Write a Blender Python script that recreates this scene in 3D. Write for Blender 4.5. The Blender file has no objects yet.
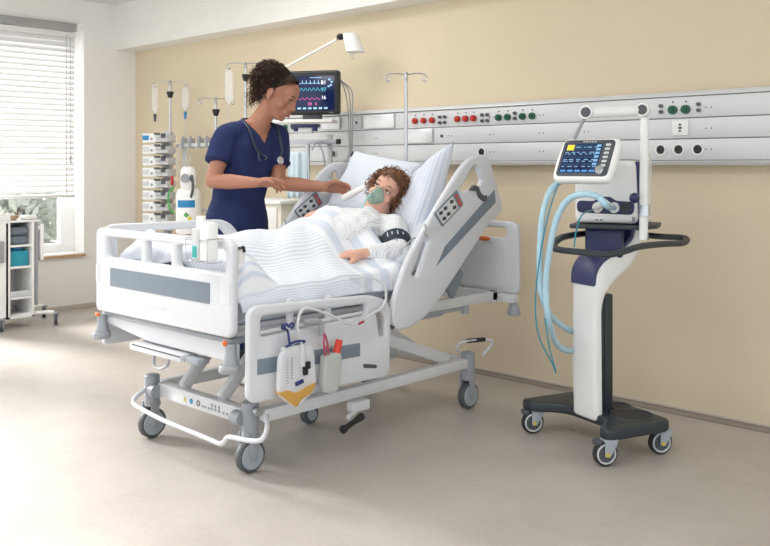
import bpy, bmesh, math, random
from mathutils import Vector, Matrix, noise
R = math.radians
random.seed(7)
SC = bpy.context.scene
COL = SC.collection
V = Vector

# ------------------------------------------------------------------ camera
FPX = 884.0; CAMH = 1.22; HZ = 165.0
TH = math.atan2(925, 884)
DX, DY = -math.cos(TH), math.sin(TH)      # viewing direction on the floor plan
RX, RY = math.sin(TH), math.cos(TH)       # to the right of it
def at(px, py, z):
    a = (px - 385) / FPX
    return V((z*(DX+a*RX), z*(DY+a*RY), CAMH - (py-HZ)/FPX*z))
def onX(px, py, X):
    return at(px, py, X/(DX+(px-385)/FPX*RX))
def onY(px, py, Y):
    return at(px, py, Y/(DY+(px-385)/FPX*RY))
cam = bpy.data.cameras.new('camera'); co = bpy.data.objects.new('camera', cam); COL.objects.link(co)
co.location = (0, 0, CAMH)
co.rotation_euler = (R(90), 0, math.atan2(-DX, DY))
cam.sensor_width = 36; cam.sensor_fit = 'HORIZONTAL'; cam.lens = 36*FPX/770
cam.shift_y = -(273-HZ)/770
cam.clip_start = .05
SC.camera = co

# ------------------------------------------------------------------ materials
def lin(h):
    if isinstance(h, str):
        h = [int(h[i:i+2], 16)/255 for i in (0, 2, 4)]
    return [c/12.92 if c <= .04045 else ((c+.055)/1.055)**2.4 for c in h]
MATS = {}
def mat(name, rgb, rough=.5, metal=0, var=.04, scale=8, bump=0, bscale=80, emit=0, alpha=1, spec=.5, trans=0, sss=0):
    if name in MATS: return MATS[name]
    m = bpy.data.materials.new(name); m.use_nodes = True
    nt = m.node_tree; b = nt.nodes['Principled BSDF']
    c = lin(rgb)
    tc = nt.nodes.new('ShaderNodeTexCoord')
    nz = nt.nodes.new('ShaderNodeTexNoise'); nz.inputs['Scale'].default_value = scale; nz.inputs['Detail'].default_value = 4
    nt.links.new(tc.outputs['Object'], nz.inputs['Vector'])
    mx = nt.nodes.new('ShaderNodeMix'); mx.data_type = 'RGBA'
    mx.inputs[6].default_value = [x*(1-var) for x in c]+[1]
    mx.inputs[7].default_value = [min(1, x*(1+var)) for x in c]+[1]
    nt.links.new(nz.outputs['Fac'], mx.inputs[0])
    nt.links.new(mx.outputs[2], b.inputs['Base Color'])
    b.inputs['Roughness'].default_value = rough; b.inputs['Metallic'].default_value = metal
    b.inputs['Specular IOR Level'].default_value = spec
    b.inputs['Alpha'].default_value = alpha
    b.inputs['Transmission Weight'].default_value = trans
    if sss:
        b.inputs['Subsurface Weight'].default_value = sss
        b.inputs['Subsurface Radius'].default_value = (.012, .005, .003)
        b.inputs['Subsurface Scale'].default_value = 1
    if emit:
        nt.links.new(mx.outputs[2], b.inputs['Emission Color']); b.inputs['Emission Strength'].default_value = emit
    if bump:
        n2 = nt.nodes.new('ShaderNodeTexNoise'); n2.inputs['Scale'].default_value = bscale; n2.inputs['Detail'].default_value = 3
        nt.links.new(tc.outputs['Object'], n2.inputs['Vector'])
        bp = nt.nodes.new('ShaderNodeBump'); bp.inputs['Strength'].default_value = bump; bp.inputs['Distance'].default_value = .01
        nt.links.new(n2.outputs['Fac'], bp.inputs['Height']); nt.links.new(bp.outputs['Normal'], b.inputs['Normal'])
    MATS[name] = m
    return m
def stripes(name, base, line, axis, freq, width, soft=.08, rough=.8, coord='Object', bands=None, dots=False):
    """woven cloth with pinstripes along one axis of the object (or of its uv map)"""
    m = bpy.data.materials.new(name); m.use_nodes = True
    nt = m.node_tree; N = nt.nodes; L = nt.links; b = N['Principled BSDF']
    tc = N.new('ShaderNodeTexCoord'); sp = N.new('ShaderNodeSeparateXYZ'); L.new(tc.outputs[coord], sp.inputs[0])
    def mth(op, a, c=None):
        n = N.new('ShaderNodeMath'); n.operation = op
        for i, v in enumerate((a, c)):
            if v is None: continue
            if isinstance(v, (int, float)): n.inputs[i].default_value = v
            else: L.new(v, n.inputs[i])
        return n.outputs[0]
    def strip(ax, fr, wd):
        f = mth('FRACT', mth('MULTIPLY', sp.outputs[ax], fr))
        d = mth('ABSOLUTE', mth('SUBTRACT', f, .5))
        r = N.new('ShaderNodeMapRange'); r.inputs[1].default_value = wd-soft; r.inputs[2].default_value = wd+soft
        r.inputs[3].default_value = 1; r.inputs[4].default_value = 0
        L.new(d, r.inputs[0]); return r.outputs[0]
    fac = strip(axis, freq, width)
    if dots: fac = mth('MULTIPLY', fac, strip(dots, freq, .3))
    mx = N.new('ShaderNodeMix'); mx.data_type = 'RGBA'
    mx.inputs[6].default_value = lin(base)+[1]; mx.inputs[7].default_value = lin(line)+[1]
    out = mx.outputs[2]
    if bands:   # the turned-down end of the cover: broad pale bands across instead of pinstripes
        ax2, start, fr2, wd2, bandcol = bands
        v = sp.outputs[ax2]
        sel = mth('GREATER_THAN', v, start)
        L.new(mth('MULTIPLY', fac, mth('SUBTRACT', 1, sel)), mx.inputs[0])
        f = mth('FRACT', mth('MULTIPLY', mth('SUBTRACT', v, start), fr2))
        bsel = mth('MULTIPLY', mth('LESS_THAN', mth('ABSOLUTE', mth('SUBTRACT', f, .55)), wd2), sel)
        m2 = N.new('ShaderNodeMix'); m2.data_type = 'RGBA'; L.new(bsel, m2.inputs[0]); L.new(out, m2.inputs[6])
        m2.inputs[7].default_value = lin(bandcol)+[1]; out = m2.outputs[2]
    else:
        L.new(fac, mx.inputs[0])
    L.new(out, b.inputs['Base Color']); b.inputs['Roughness'].default_value = rough
    b.inputs['Specular IOR Level'].default_value = .2
    nz = N.new('ShaderNodeTexNoise'); nz.inputs['Scale'].default_value = 25; L.new(tc.outputs['Object'], nz.inputs['Vector'])
    bp = N.new('ShaderNodeBump'); bp.inputs['Strength'].default_value = .15; bp.inputs['Distance'].default_value = .01
    L.new(nz.outputs['Fac'], bp.inputs['Height']); L.new(bp.outputs['Normal'], b.inputs['Normal'])
    return m
def floor_mat():
    m = bpy.data.materials.new('vinyl_floor'); m.use_nodes = True
    nt = m.node_tree; N = nt.nodes; L = nt.links; b = N['Principled BSDF']
    tc = N.new('ShaderNodeTexCoord')
    a = N.new('ShaderNodeTexNoise'); a.inputs['Scale'].default_value = 3.2; a.inputs['Detail'].default_value = 9; a.inputs['Roughness'].default_value = .68
    v = N.new('ShaderNodeTexNoise'); v.inputs['Scale'].default_value = 60; v.inputs['Detail'].default_value = 3
    for n in (a, v): L.new(tc.outputs['Object'], n.inputs['Vector'])
    r = N.new('ShaderNodeValToRGB')
    r.color_ramp.elements[0].position = .3; r.color_ramp.elements[0].color = lin('a9a29b')+[1]
    r.color_ramp.elements[1].position = .72; r.color_ramp.elements[1].color = lin('bfb8b1')+[1]
    ad = N.new('ShaderNodeMath'); ad.operation = 'MULTIPLY_ADD'; ad.inputs[1].default_value = .35; L.new(v.outputs['Fac'], ad.inputs[0])
    sb = N.new('ShaderNodeMath'); sb.operation = 'MULTIPLY'; sb.inputs[1].default_value = .68; L.new(a.outputs['Fac'], sb.inputs[0])
    L.new(sb.outputs[0], ad.inputs[2]); L.new(ad.outputs[0], r.inputs['Fac'])
    L.new(r.outputs['Color'], b.inputs['Base Color'])
    b.inputs['Roughness'].default_value = .38; b.inputs['Specular IOR Level'].default_value = .45
    bp = N.new('ShaderNodeBump'); bp.inputs['Strength'].default_value = .05; bp.inputs['Distance'].default_value = .005
    L.new(v.outputs['Fac'], bp.inputs['Height']); L.new(bp.outputs['Normal'], b.inputs['Normal'])
    return m
def glass_mat(name, tint=(1, 1, 1), gloss=.06, rough=.02):
    m = bpy.data.materials.new(name); m.use_nodes = True
    nt = m.node_tree; N = nt.nodes; L = nt.links; N.remove(N['Principled BSDF'])
    t = N.new('ShaderNodeBsdfTransparent'); t.inputs[0].default_value = list(tint)+[1]
    g = N.new('ShaderNodeBsdfGlossy'); g.inputs['Roughness'].default_value = rough
    fr = N.new('ShaderNodeFresnel'); fr.inputs[0].default_value = 1.35
    ad = N.new('ShaderNodeMath'); ad.inputs[1].default_value = gloss*.3; L.new(fr.outputs[0], ad.inputs[0])
    x = N.new('ShaderNodeMixShader'); L.new(ad.outputs[0], x.inputs[0]); L.new(t.outputs[0], x.inputs[1]); L.new(g.outputs[0], x.inputs[2])
    L.new(x.outputs[0], N['Material Output'].inputs[0])
    return m
def film_mat(name, rgb, opac=.5, rough=.25):
    """cloudy clear plastic: part see-through, part diffuse"""
    return mat(name, rgb, rough=rough, alpha=opac, var=.03)
M = {}
def mk(k, *a, **kw): M[k] = mat(k, *a, **kw)
mk('wall_white', 'f1f0ed', .8, bump=.04, bscale=200, var=.015)
mk('wall_beige', 'dccdb2', .75, bump=.06, bscale=160, var=.02, scale=2)
mk('ceiling_white', 'e2e2e2', .85, var=.02)
mk('skirting', 'c9c0b6', .5)
mk('cove', '8f867e', .5)
mk('sill_wood', 'c9a178', .5, var=.15, scale=20)
mk('frame_white', 'f2f2f0', .4)
mk('slat_white', 'eeeeee', .45)
mk('blind_grey', 'a6a6a6', .4)
mk('bed_white', 'd3d5d9', .32, var=.01)
mk('bed_steel', 'd8dadc', .3, var=.01)
mk('bed_grey', '9a9fa5', .42)
mk('bed_slate', '76828e', .4)
mk('tyre', '55585c', .55)
mk('hubgrey', 'a3abb3', .4)
mk('alu', 'd4d5d6', .42, metal=.25, var=.03, scale=3)
mk('alu_edge', 'e2e3e4', .3, metal=.3)
mk('alu_gap', '777b80', .5)
mk('chrome', 'c9cbcd', .22, metal=.9)
mk('steel', 'b5b8ba', .3, metal=.7)
mk('black', '1b1c1e', .4)
mk('rubber', '2b2d30', .6)
mk('red_knob', 'b02a24', .35)
mk('green_knob', '0e5a40', .35)
mk('valve', '7d7a76', .35, metal=.6)
mk('white', 'f0f0ee', .35, var=.01)
mk('white_matte', 'ecebe6', .6)
mk('cream', 'ece6d6', .55)
mk('light_grey', 'd0d2d3', .4)
mk('mid_grey', '9b9ea2', .4)
mk('dark_grey', '4c5055', .45)
mk('orange', 'd8672a', .4)
mk('navy_plastic', '232a55', .3, var=.02)
mk('navy_soft', '3c4069', .4, var=.02)
mk('anthracite', '2d353b', .45, var=.05)
mk('mattress', 'd3d9e3', .7, bump=.1, bscale=40)
mk('scrub', '273057', .85, bump=.25, bscale=300, var=.08, scale=6, spec=.2)
mk('scrub_dark', '1e2648', .85, bump=.25, bscale=300, spec=.2)
mk('skin_nurse', 'a8735a', .5, var=.05, scale=14, sss=.08)
mk('skin_patient', 'dcaa94', .5, var=.06, scale=14, sss=.1)
mk('lip_nurse', '9a5a50', .4)
mk('lip_patient', 'bd7468', .4)
mk('hair_nurse', '2e221d', .75, spec=.2, var=.4, scale=30)
mk('hair_nurse_tip', '4f3b2e', .7, spec=.2, var=.3, scale=30)
mk('hair_patient', '6e4a30', .5, var=.35, scale=30)
mk('hair_patient_tip', '8f6440', .5, var=.3, scale=30)
mk('brow', '3a2a22', .7)
mk('eye_white', 'e9e4df', .2)
mk('iris', '3d2c22', .15)
mk('steth', '23303a', .4)
mk('cuff', '27313f', .75, bump=.2, bscale=200)
mk('cuff_print', 'c7ced6', .7)
mk('teal', '27a7a0', .3)
mk('teal_line', '168296', .35)
mk('cyan_box', '2795ab', .4, var=.25, scale=40)
mk('towel', '6f7a84', .9, bump=.5, bscale=150)
mk('urine', 'd9a647', .2, alpha=.8)
mk('blue_clamp', '27346f', .35)
mk('pink_cord', 'b04a62', .5)
mk('red_cap', 'd8402c', .4)
mk('blue_label', '2a86bd', .4)
mk('yellow', 'd8c23a', .4)
mk('green', '4f9e55', .4)
mk('grass', 'a5ab9b', .9, var=.3, scale=3)
mk('leaf', 'b3b7ae', .7, var=.35, scale=6)
mk('leaf_pale', 'cbcfc8', .7, var=.35, scale=6)
mk('bark', '6f675e', .9, var=.2)
mk('gown_blue', 'cfe0e8', .85, var=.06, scale=20)
mk('basket', 'b99a7d', .8, var=.2, scale=60, bump=.5)
mk('print_grey', '8d9298', .6)
M['film'] = film_mat('clear_bag_film', 'f1f3f7', .6)
M['hose'] = film_mat('pale_blue_hose', 'b7dcec', .86)
M['bag'] = film_mat('drip_bag_film', 'eef0ee', .35)
M['bottle'] = film_mat('cloudy_bottle', 'c9cfca', .7)
M['mask'] = film_mat('mask_green_clear', 'b4ddcd', .45, .15)
M['tube_clear'] = film_mat('clear_tubing', 'd9dcdd', .8)
M['tube_green'] = film_mat('green_tubing', 'a5d3c8', .8)
M['glass'] = glass_mat('window_glass')
M['floor'] = floor_mat()
M['pillow'] = stripes('pillow_stripe', 'e2e6ee', 'cdd7e6', 0, 60, .2)
M['blanket'] = stripes('blanket_stripe', 'eaedf2', 'd0d9e7', 0, 64, .2, coord='UV', bands=(1, .70, 8.5, .24, 'd3dbe7'))
M['gown'] = stripes('gown_print', 'eceded', 'c3c7cf', 0, 120, .2, dots=2)
M['scr_navy'] = mat('screen_navy', '0b1638', .15, emit=.55, var=.05)
M['scr_blue'] = mat('screen_blue', '16304c', .2, emit=.5, var=.1)
for k, c in (('e_white', 'dfe6ee'), ('e_cyan', '3fa9b8'), ('e_green', '58b48a'), ('e_mag', 'c2529a'), ('e_yel', 'c9b62e'), ('e_blue', '3b78b0'), ('e_lblue', '8bb7d6'), ('e_dim', '6c93b4')):
    M[k] = mat('glow_'+k, c, .4, emit=.6, var=.02)

# ------------------------------------------------------------------ mesh builder
I4 = Matrix.Identity(4)
def frame(o, x, y, z=None):
    x = V(x).normalized(); y = V(y).normalized(); z = x.cross(y) if z is None else V(z)
    m = Matrix.Identity(4)
    for i in range(3): m[i][0], m[i][1], m[i][2], m[i][3] = x[i], y[i], z[i], o[i]
    return m
def catmull(pts, n=6, closed=False):
    P = [V(p) for p in pts]; out = []; N = len(P)
    rng = range(N if closed else N-1)
    for i in rng:
        p1, p2 = P[i], P[(i+1) % N]
        p0 = P[i-1] if (i > 0 or closed) else p1*2-p2
        p3 = P[(i+2) % N] if (i+2 < N or closed) else p2*2-p1
        for k in range(n):
            t = k/n
            out.append(.5*((2*p1)+(p2-p0)*t+(2*p0-5*p1+4*p2-p3)*t*t+(3*p1-p0-3*p2+p3)*t**3))
    if not closed: out.append(P[-1])
    return out
def rp(pts, r, n=5):
    """round the corners of a 2D polygon"""
    out = []; N = len(pts)
    for i in range(N):
        p = V(pts[i][:2]); a = V(pts[i-1][:2]); b = V(pts[(i+1) % N][:2])
        rr = r[i] if isinstance(r, (list, tuple)) else r
        da, db = (a-p), (b-p)
        rr = min(rr, da.length*.48, db.length*.48)
        if rr < 1e-5: out.append(p); continue
        s, e = p+da.normalized()*rr, p+db.normalized()*rr
        for k in range(n+1):
            t = k/n
            out.append((1-t)**2*s+2*t*(1-t)*p+t*t*e)
    return [(q.x, q.y) for q in out]
def rect(x0, y0, x1, y1): return [(x0, y0), (x1, y0), (x1, y1), (x0, y1)]
def circ(x, y, r, n=24): return [(x+r*math.cos(2*math.pi*k/n), y+r*math.sin(2*math.pi*k/n)) for k in range(n)]

class B:
    def __init__(s): s.bm = bmesh.new()
    def _add(s, bm2, Mx=None):
        if Mx is not None: bm2.transform(Mx)
        me = bpy.data.meshes.new('tmp'); bm2.to_mesh(me); bm2.free(); s.bm.from_mesh(me); bpy.data.meshes.remove(me); return s
    def box(s, c, sz, bev=.0, Mx=None, seg=2):
        b = bmesh.new(); bmesh.ops.create_cube(b, size=1)
        for v in b.verts: v.co = V((v.co.x*sz[0]+c[0], v.co.y*sz[1]+c[1], v.co.z*sz[2]+c[2]))
        if bev: bmesh.ops.bevel(b, geom=b.edges[:], offset=bev, segments=seg, affect='EDGES', profile=.5)
        return s._add(b, Mx)
    def bx(s, x0, x1, y0, y1, z0, z1, bev=0, Mx=None):
        return s.box(((x0+x1)/2, (y0+y1)/2, (z0+z1)/2), (abs(x1-x0), abs(y1-y0), abs(z1-z0)), bev, Mx)
    def cyl(s, p0, p1, r0, r1=None, seg=20, Mx=None):
        p0, p1 = V(p0), V(p1); r1 = r0 if r1 is None else r1
        d = p1-p0
        b = bmesh.new(); bmesh.ops.create_cone(b, cap_ends=True, segments=seg, radius1=r0, radius2=r1, depth=d.length)
        q = V((0, 0, 1)).rotation_difference(d.normalized()).to_matrix().to_4x4()
        b.transform(Matrix.Translation((p0+p1)/2) @ q)
        return s._add(b, Mx)
    def sph(s, c, r, Mx=None, seg=16, rot=None):
        b = bmesh.new(); bmesh.ops.create_uvsphere(b, u_segments=seg, v_segments=max(6, seg//2+2), radius=1)
        if isinstance(r, (int, float)): r = (r, r, r)
        m = Matrix.Translation(V(c)) @ (rot.to_4x4() if rot is not None else I4) @ Matrix.Diagonal((r[0], r[1], r[2], 1))
        b.transform(m)
        return s._add(b, Mx)
    def chain(s, pts, rad, seg=14, Mx=None):
        pts = [V(p) for p in pts]
        for i, p in enumerate(pts):
            s.sph(p, rad[i], seg=seg, Mx=Mx)
            if i+1 < len(pts) and (pts[i+1]-p).length > 1e-4: s.cyl(p, pts[i+1], rad[i], rad[i+1], seg=seg, Mx=Mx)
        return s
    def loft(s, rings, Mx=None, caps=True, closed=False):
        b = bmesh.new(); vs = [[b.verts.new(V(p)) for p in r] for r in rings]; n = len(vs[0])
        for i in range(len(vs) if closed else len(vs)-1):
            a, c = vs[i], vs[(i+1) % len(vs)]
            for k in range(n): b.faces.new((a[k], a[(k+1) % n], c[(k+1) % n], c[k]))
        if caps and not closed:
            b.faces.new(vs[0][::-1]); b.faces.new(vs[-1])
        bmesh.ops.recalc_face_normals(b, faces=b.faces[:])
        return s._add(b, Mx)
    def tube(s, pts, r, seg=10, sm=0, closed=False, Mx=None, flat=1):
        if sm: pts = catmull(pts, sm, closed)
        P = [V(p) for p in pts]; N = len(P)
        rs = r if isinstance(r, (list, tuple)) else [r]*N
        T = []
        for i in range(N):
            a = P[i-1] if (i > 0 or closed) else P[i]
            c = P[(i+1) % N] if (i+1 < N or closed) else P[i]
            t = (c-a); T.append(t.normalized() if t.length > 1e-9 else V((0, 0, 1)))
        u = T[0].orthogonal().normalized()
        if abs(T[0].z) < .9: u = (V((0, 0, 1)) - T[0]*T[0].z).normalized()
        rings = []
        for i in range(N):
            if i: u = T[i-1].rotation_difference(T[i]) @ u
            u = (u-T[i]*u.dot(T[i])).normalized(); w = T[i].cross(u)
            rr = rs[min(int(i*len(rs)/N), len(rs)-1)] if len(rs) != N else rs[i]
            rings.append([P[i]+(u*math.cos(2*math.pi*k/seg)*flat+w*math.sin(2*math.pi*k/seg))*rr for k in range(seg)])
        return s.loft(rings, Mx, True, closed)
    def lathe(s, prof, Mx=None, seg=28):
        b = bmesh.new(); rings = []
        for r, z in prof:
            rings.append([b.verts.new((max(r, 1e-4)*math.cos(2*math.pi*k/seg), max(r, 1e-4)*math.sin(2*math.pi*k/seg), z)) for k in range(seg)])
        for a, c in zip(rings, rings[1:]):
            for k in range(seg): b.faces.new((a[k], a[(k+1) % seg], c[(k+1) % seg], c[k]))
        b.faces.new(rings[0][::-1]); b.faces.new(rings[-1])
        bmesh.ops.recalc_face_normals(b, faces=b.faces[:])
        return s._add(b, Mx)
    def plate(s, outline, th, Mx=None, holes=(), bev=.004):
        cu = bpy.data.curves.new('c', 'CURVE'); cu.dimensions = '2D'; cu.fill_mode = 'BOTH'
        bev = min(bev, th/2*.98)
        cu.extrude = max(th/2-bev, 0); cu.bevel_depth = bev; cu.bevel_resolution = 2; cu.offset = -bev
        for poly in [outline]+list(holes):
            sp = cu.splines.new('POLY'); sp.points.add(len(poly)-1)
            for p, q in zip(sp.points, poly): p.co = (q[0], q[1], 0, 1)
            sp.use_cyclic_u = True
        ob = bpy.data.objects.new('c', cu); COL.objects.link(ob)
        dg = bpy.context.evaluated_depsgraph_get(); me = bpy.data.meshes.new_from_object(ob.evaluated_get(dg))
        bpy.data.objects.remove(ob); bpy.data.curves.remove(cu)
        b = bmesh.new(); b.from_mesh(me); bpy.data.meshes.remove(me)
        bmesh.ops.remove_doubles(b, verts=b.verts[:], dist=1e-5)
        bmesh.ops.recalc_face_normals(b, faces=b.faces[:])
        return s._add(b, Mx)
    def text(s, t, size, Mx, depth=.001, align='CENTER'):
        cu = bpy.data.curves.new('t', 'FONT'); cu.body = t; cu.size = size; cu.extrude = depth; cu.align_x = align; cu.align_y = 'CENTER'
        ob = bpy.data.objects.new('t', cu); COL.objects.link(ob)
        dg = bpy.context.evaluated_depsgraph_get(); me = bpy.data.meshes.new_from_object(ob.evaluated_get(dg))
        bpy.data.objects.remove(ob); bpy.data.curves.remove(cu)
        b = bmesh.new(); b.from_mesh(me); bpy.data.meshes.remove(me)
        return s._add(b, Mx)
    def fuse(s, vox, smooth=3):
        me = bpy.data.meshes.new('f'); s.bm.to_mesh(me); ob = bpy.data.objects.new('f', me); COL.objects.link(ob)
        r = ob.modifiers.new('r', 'REMESH'); r.mode = 'VOXEL'; r.voxel_size = vox
        if smooth:
            q = ob.modifiers.new('s', 'SMOOTH'); q.factor = .5; q.iterations = smooth
        dg = bpy.context.evaluated_depsgraph_get(); m2 = bpy.data.meshes.new_from_object(ob.evaluated_get(dg))
        bpy.data.objects.remove(ob); bpy.data.meshes.remove(me)
        s.bm.free(); s.bm = bmesh.new(); s.bm.from_mesh(m2); bpy.data.meshes.remove(m2)
        return s
    def wobble(s, amp, sc, off=(0, 0, 0), amp2=0, sc2=1, stretch=(1, 1, 1)):
        s.bm.normal_update()
        for v in s.bm.verts:
            p = V((v.co.x*stretch[0], v.co.y*stretch[1], v.co.z*stretch[2]))
            d = noise.noise(p*sc+V(off))*amp
            if amp2: d += noise.noise(p*sc2+V(off)*2)*amp2
            v.co += v.normal*d
        return s
    def cut(s, pred):
        fs = [f for f in s.bm.faces if pred(f.calc_center_median())]
        bmesh.ops.delete(s.bm, geom=fs, context='FACES'); return s
    def solid(s, t):
        s.bm.normal_update(); bmesh.ops.solidify(s.bm, geom=s.bm.faces[:], thickness=t); return s

OFF = {}
def props(o, label, cat, group=None, kind=None):
    if label: o['label'] = label
    if cat: o['category'] = cat
    if group: o['group'] = group
    if kind: o['kind'] = kind
    return o
def thing(name, label, cat, loc=(0, 0, 0), group=None):
    o = bpy.data.objects.new(name, None); COL.objects.link(o); o.location = loc; o.empty_display_size = .05
    OFF[o] = V(loc); return props(o, label, cat, group)
def obj(name, b, m, parent=None, label=None, smooth=True, ang=40, mats=None):
    if isinstance(m, str): m = M[m]
    off = OFF.get(parent, V((0, 0, 0)))
    b.bm.transform(Matrix.Translation(-off))
    me = bpy.data.meshes.new(name); b.bm.to_mesh(me); b.bm.free()
    me.materials.append(m)
    for x in (mats or []): me.materials.append(M[x] if isinstance(x, str) else x)
    if smooth:
        me.shade_smooth()
        if ang < 180: me.set_sharp_from_angle(angle=R(ang))
    o = bpy.data.objects.new(name, me); COL.objects.link(o)
    if parent: o.parent = parent
    OFF[o] = off
    if label: o['label'] = label
    return o
def solo(name, b, m, label, cat, group=None, kind=None, **kw):
    xs = [v.co for v in b.bm.verts]
    base = V(((min(p.x for p in xs)+max(p.x for p in xs))/2, (min(p.y for p in xs)+max(p.y for p in xs))/2, min(p.z for p in xs)))
    b.bm.transform(Matrix.Translation(-base))
    o = obj(name, b, m, None, **kw); o.location = base
    OFF[o] = base
    return props(o, label, cat, group, kind)
def struct(name, b, m, parent=None, **kw):
    o = obj(name, b, m, parent, **kw)
    if not parent: o['kind'] = 'structure'
    return o
def dup(root, delta, label=None):
    r = root.copy(); COL.objects.link(r); r.location = root.location+V(delta)
    if label: r['label'] = label
    def rec(src, dst):
        for ch in src.children:
            c = ch.copy(); COL.objects.link(c); c.parent = dst; rec(ch, c)
    rec(root, r); return r
FX = lambda X: frame((X, 0, 0), (0, 1, 0), (0, 0, 1))      # plate plane facing +X, u=Y v=Z
FY = lambda Y: frame((0, Y, 0), (1, 0, 0), (0, 0, 1))      # plate plane facing -Y, u=X v=Z

# ================================================================== room
XL, YB, ZC = -7.10, 4.19, 2.63
struct('floor', B().bx(XL-.25, 2.0, -3.0, YB+.2, -.1, 0), 'floor')
struct('ceiling', B().bx(XL-.25, 2.0, -3.0, YB+.2, ZC, ZC+.1), 'ceiling_white')
struct('wall_back', B().bx(XL-.25, 2.0, YB, YB+.2, 0, ZC), 'wall_beige')
WY0, WY1, WZ0, WZ1 = 1.75, 3.695, .455, 2.42
W2 = (-2.7, 1.35, .455, 2.55)
b = B()
b.bx(XL-.25, XL, WY1, YB, 0, ZC); b.bx(XL-.25, XL, WY0, WY1, 0, WZ0); b.bx(XL-.25, XL, WY0, WY1, WZ1, ZC)
b.bx(XL-.25, XL, W2[1], WY0, 0, ZC); b.bx(XL-.25, XL, W2[0], W2[1], 0, W2[2]); b.bx(XL-.25, XL, W2[0], W2[1], W2[3], ZC)
b.bx(XL-.25, XL, -3.0, W2[0], 0, ZC)
struct('wall_left', b, 'wall_white', smooth=False)
# dropped bulkhead along the top of the back wall
struct('trim_1', B().bx(XL, 2.0, 4.0, YB, 2.235, ZC), 'white_matte')
struct('baseboard_back', B().bx(XL, 2.0, YB-.010, YB, .006, .016, .002), 'skirting')
struct('trim_2', B().bx(XL, 2.0, YB-.085, YB, 0, .006, .002), 'cove')
struct('baseboard_left', B().bx(XL, XL+.012, -3.0, YB, 0, .035, .002), 'skirting')
# window in view: frame, glass, sill
w = struct('window_1', B().plate(rect(WY0, WZ0, WY1, WZ1), .06, FX(XL-.2), holes=[rect(WY0+.1, WZ0+.09, WY1-.13, WZ1-.1)], bev=.004), 'frame_white')
b = B().bx(XL-.215, XL-.185, 2.75, 2.81, WZ0, WZ1)
obj('mullion', b, 'frame_white', w)
obj('pane', B().bx(XL-.203, XL-.197, WY0+.09, WY1-.12, WZ0+.08, WZ1-.09), 'glass', w)
obj('window_sill', B().bx(XL-.25, XL+.03, WY0-.02, WY1, WZ0-.005, WZ0+.02, .003), 'frame_white', w)
obj('sill_edge', B().bx(XL+.0, XL+.036, WY0-.03, WY1+.0, WZ0-.012, WZ0+.008, .003), 'sill_wood', w, label='wooden sill edge')
w2 = struct('added_window', B().plate(rect(W2[0], W2[2], W2[1], W2[3]), .06, FX(XL-.2), holes=[rect(W2[0]+.08, W2[2]+.08, W2[1]-.08, W2[3]-.08)], bev=.004), 'frame_white')  # out-of-view window, added and sized so the sun reaches the left floor
# venetian blind
BY0, BY1 = 1.80, 3.612
bl = thing('venetian_blind', 'white venetian blind half lowered in the window, with grey head box', 'blind', (XL-.02, 2.7, .94))
obj('head_box', B().bx(XL-.06, XL+.03, BY0, BY1+.005, 2.352, 2.418, .003), 'blind_grey', bl, label='grey head box')
obj('head_rail', B().bx(XL-.045, XL+.012, BY0, BY1, 2.30, 2.335, .003), 'slat_white', bl)
b = B(); z = 2.285; n = 0
while z > .985:
    q = Matrix.Translation((XL-.02, (BY0+BY1)/2, z)) @ Matrix.Rotation(R(66), 4, 'Y')
    b.box((0, 0, 0), (.05, BY1-BY0, .0016), 0, q); z -= .0455; n += 1
obj('slats', b, 'slat_white', bl, smooth=False)
obj('bottom_rail', B().bx(XL-.045, XL+.005, BY0, BY1, .945, .972, .004), 'slat_white', bl)
b = B()
for y in (3.53, 2.95, 2.3): b.bx(XL+.012, XL+.0135, y-.004, y+.004, .96, 2.32)
obj('ladder_tape', b, 'light_grey', bl)
b = B().tube([(XL+.02, 3.56, 2.3), (XL+.022, 3.56, 1.5), (XL+.02, 3.565, 1.30)], .002, 6).cyl((XL+.02, 3.565, 1.30), (XL+.02, 3.565, 1.235), .006)
obj('pull_cord', b, 'mid_grey', bl)
# outdoors
struct('ground', B().bx(-40, XL-.25, -20, 20, -.6, -.5), 'grass')
def bush(name, c, r, n, m, label, group=None, trunk=None):
    t = thing(name, label, 'tree' if trunk else 'bush', (c[0], c[1], -.5), group)
    b = B(); rnd = random.Random(int(c[1]*77+n)); bm = b.bm
    for i in range(n):
        d = V((rnd.gauss(0, 1), rnd.gauss(0, 1), rnd.gauss(0, 1))).normalized()*rnd.random()**.4
        p = V((c[0]+d.x*r[0], c[1]+d.y*r[1], c[2]+d.z*r[2]))
        u = V((rnd.gauss(0, 1), rnd.gauss(0, 1), rnd.gauss(0, 1))).normalized(); w_ = u.orthogonal().normalized()
        L = rnd.uniform(.06, .13); a = [p-u*L, p+w_*L*.4, p+u*L, p-w_*L*.4]
        bm.faces.new([bm.verts.new(q) for q in a])
    obj('foliage', b, m, t, smooth=False)
    b = B()
    for k in range(5):
        a = rnd.uniform(0, 6.28); b.tube([(c[0], c[1], -.5), (c[0]+.1*math.cos(a), c[1]+.1*math.sin(a), c[2]-r[2]*.4), (c[0]+r[0]*.6*math.cos(a), c[1]+r[1]*.6*math.sin(a), c[2]+r[2]*.4)], .03, 6, sm=3)
    obj('stem', b, 'bark', t)
bush('garden_bush', (-11.2, 4.6, .35), (.7, .7, .85), 1500, 'leaf', 'grey green garden bush outside the window, nearest the room wall corner')
bush('garden_bush', (-12.9, 5.6, .55), (.7, .7, 1.05), 1500, 'leaf_pale', 'pale leafy bush seen through the window, right of the nearer bush')
bush('garden_bush', (-15.3, 6.7, .8), (1.2, 1.3, 1.4), 1800, 'leaf', 'grey leafy shrub at the back of the garden outside')
bush('garden_bush', (-9.8, 4.6, -.1), (.42, .42, .4), 800, 'leaf_pale', 'low pale shrub right under the window outside')

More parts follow.
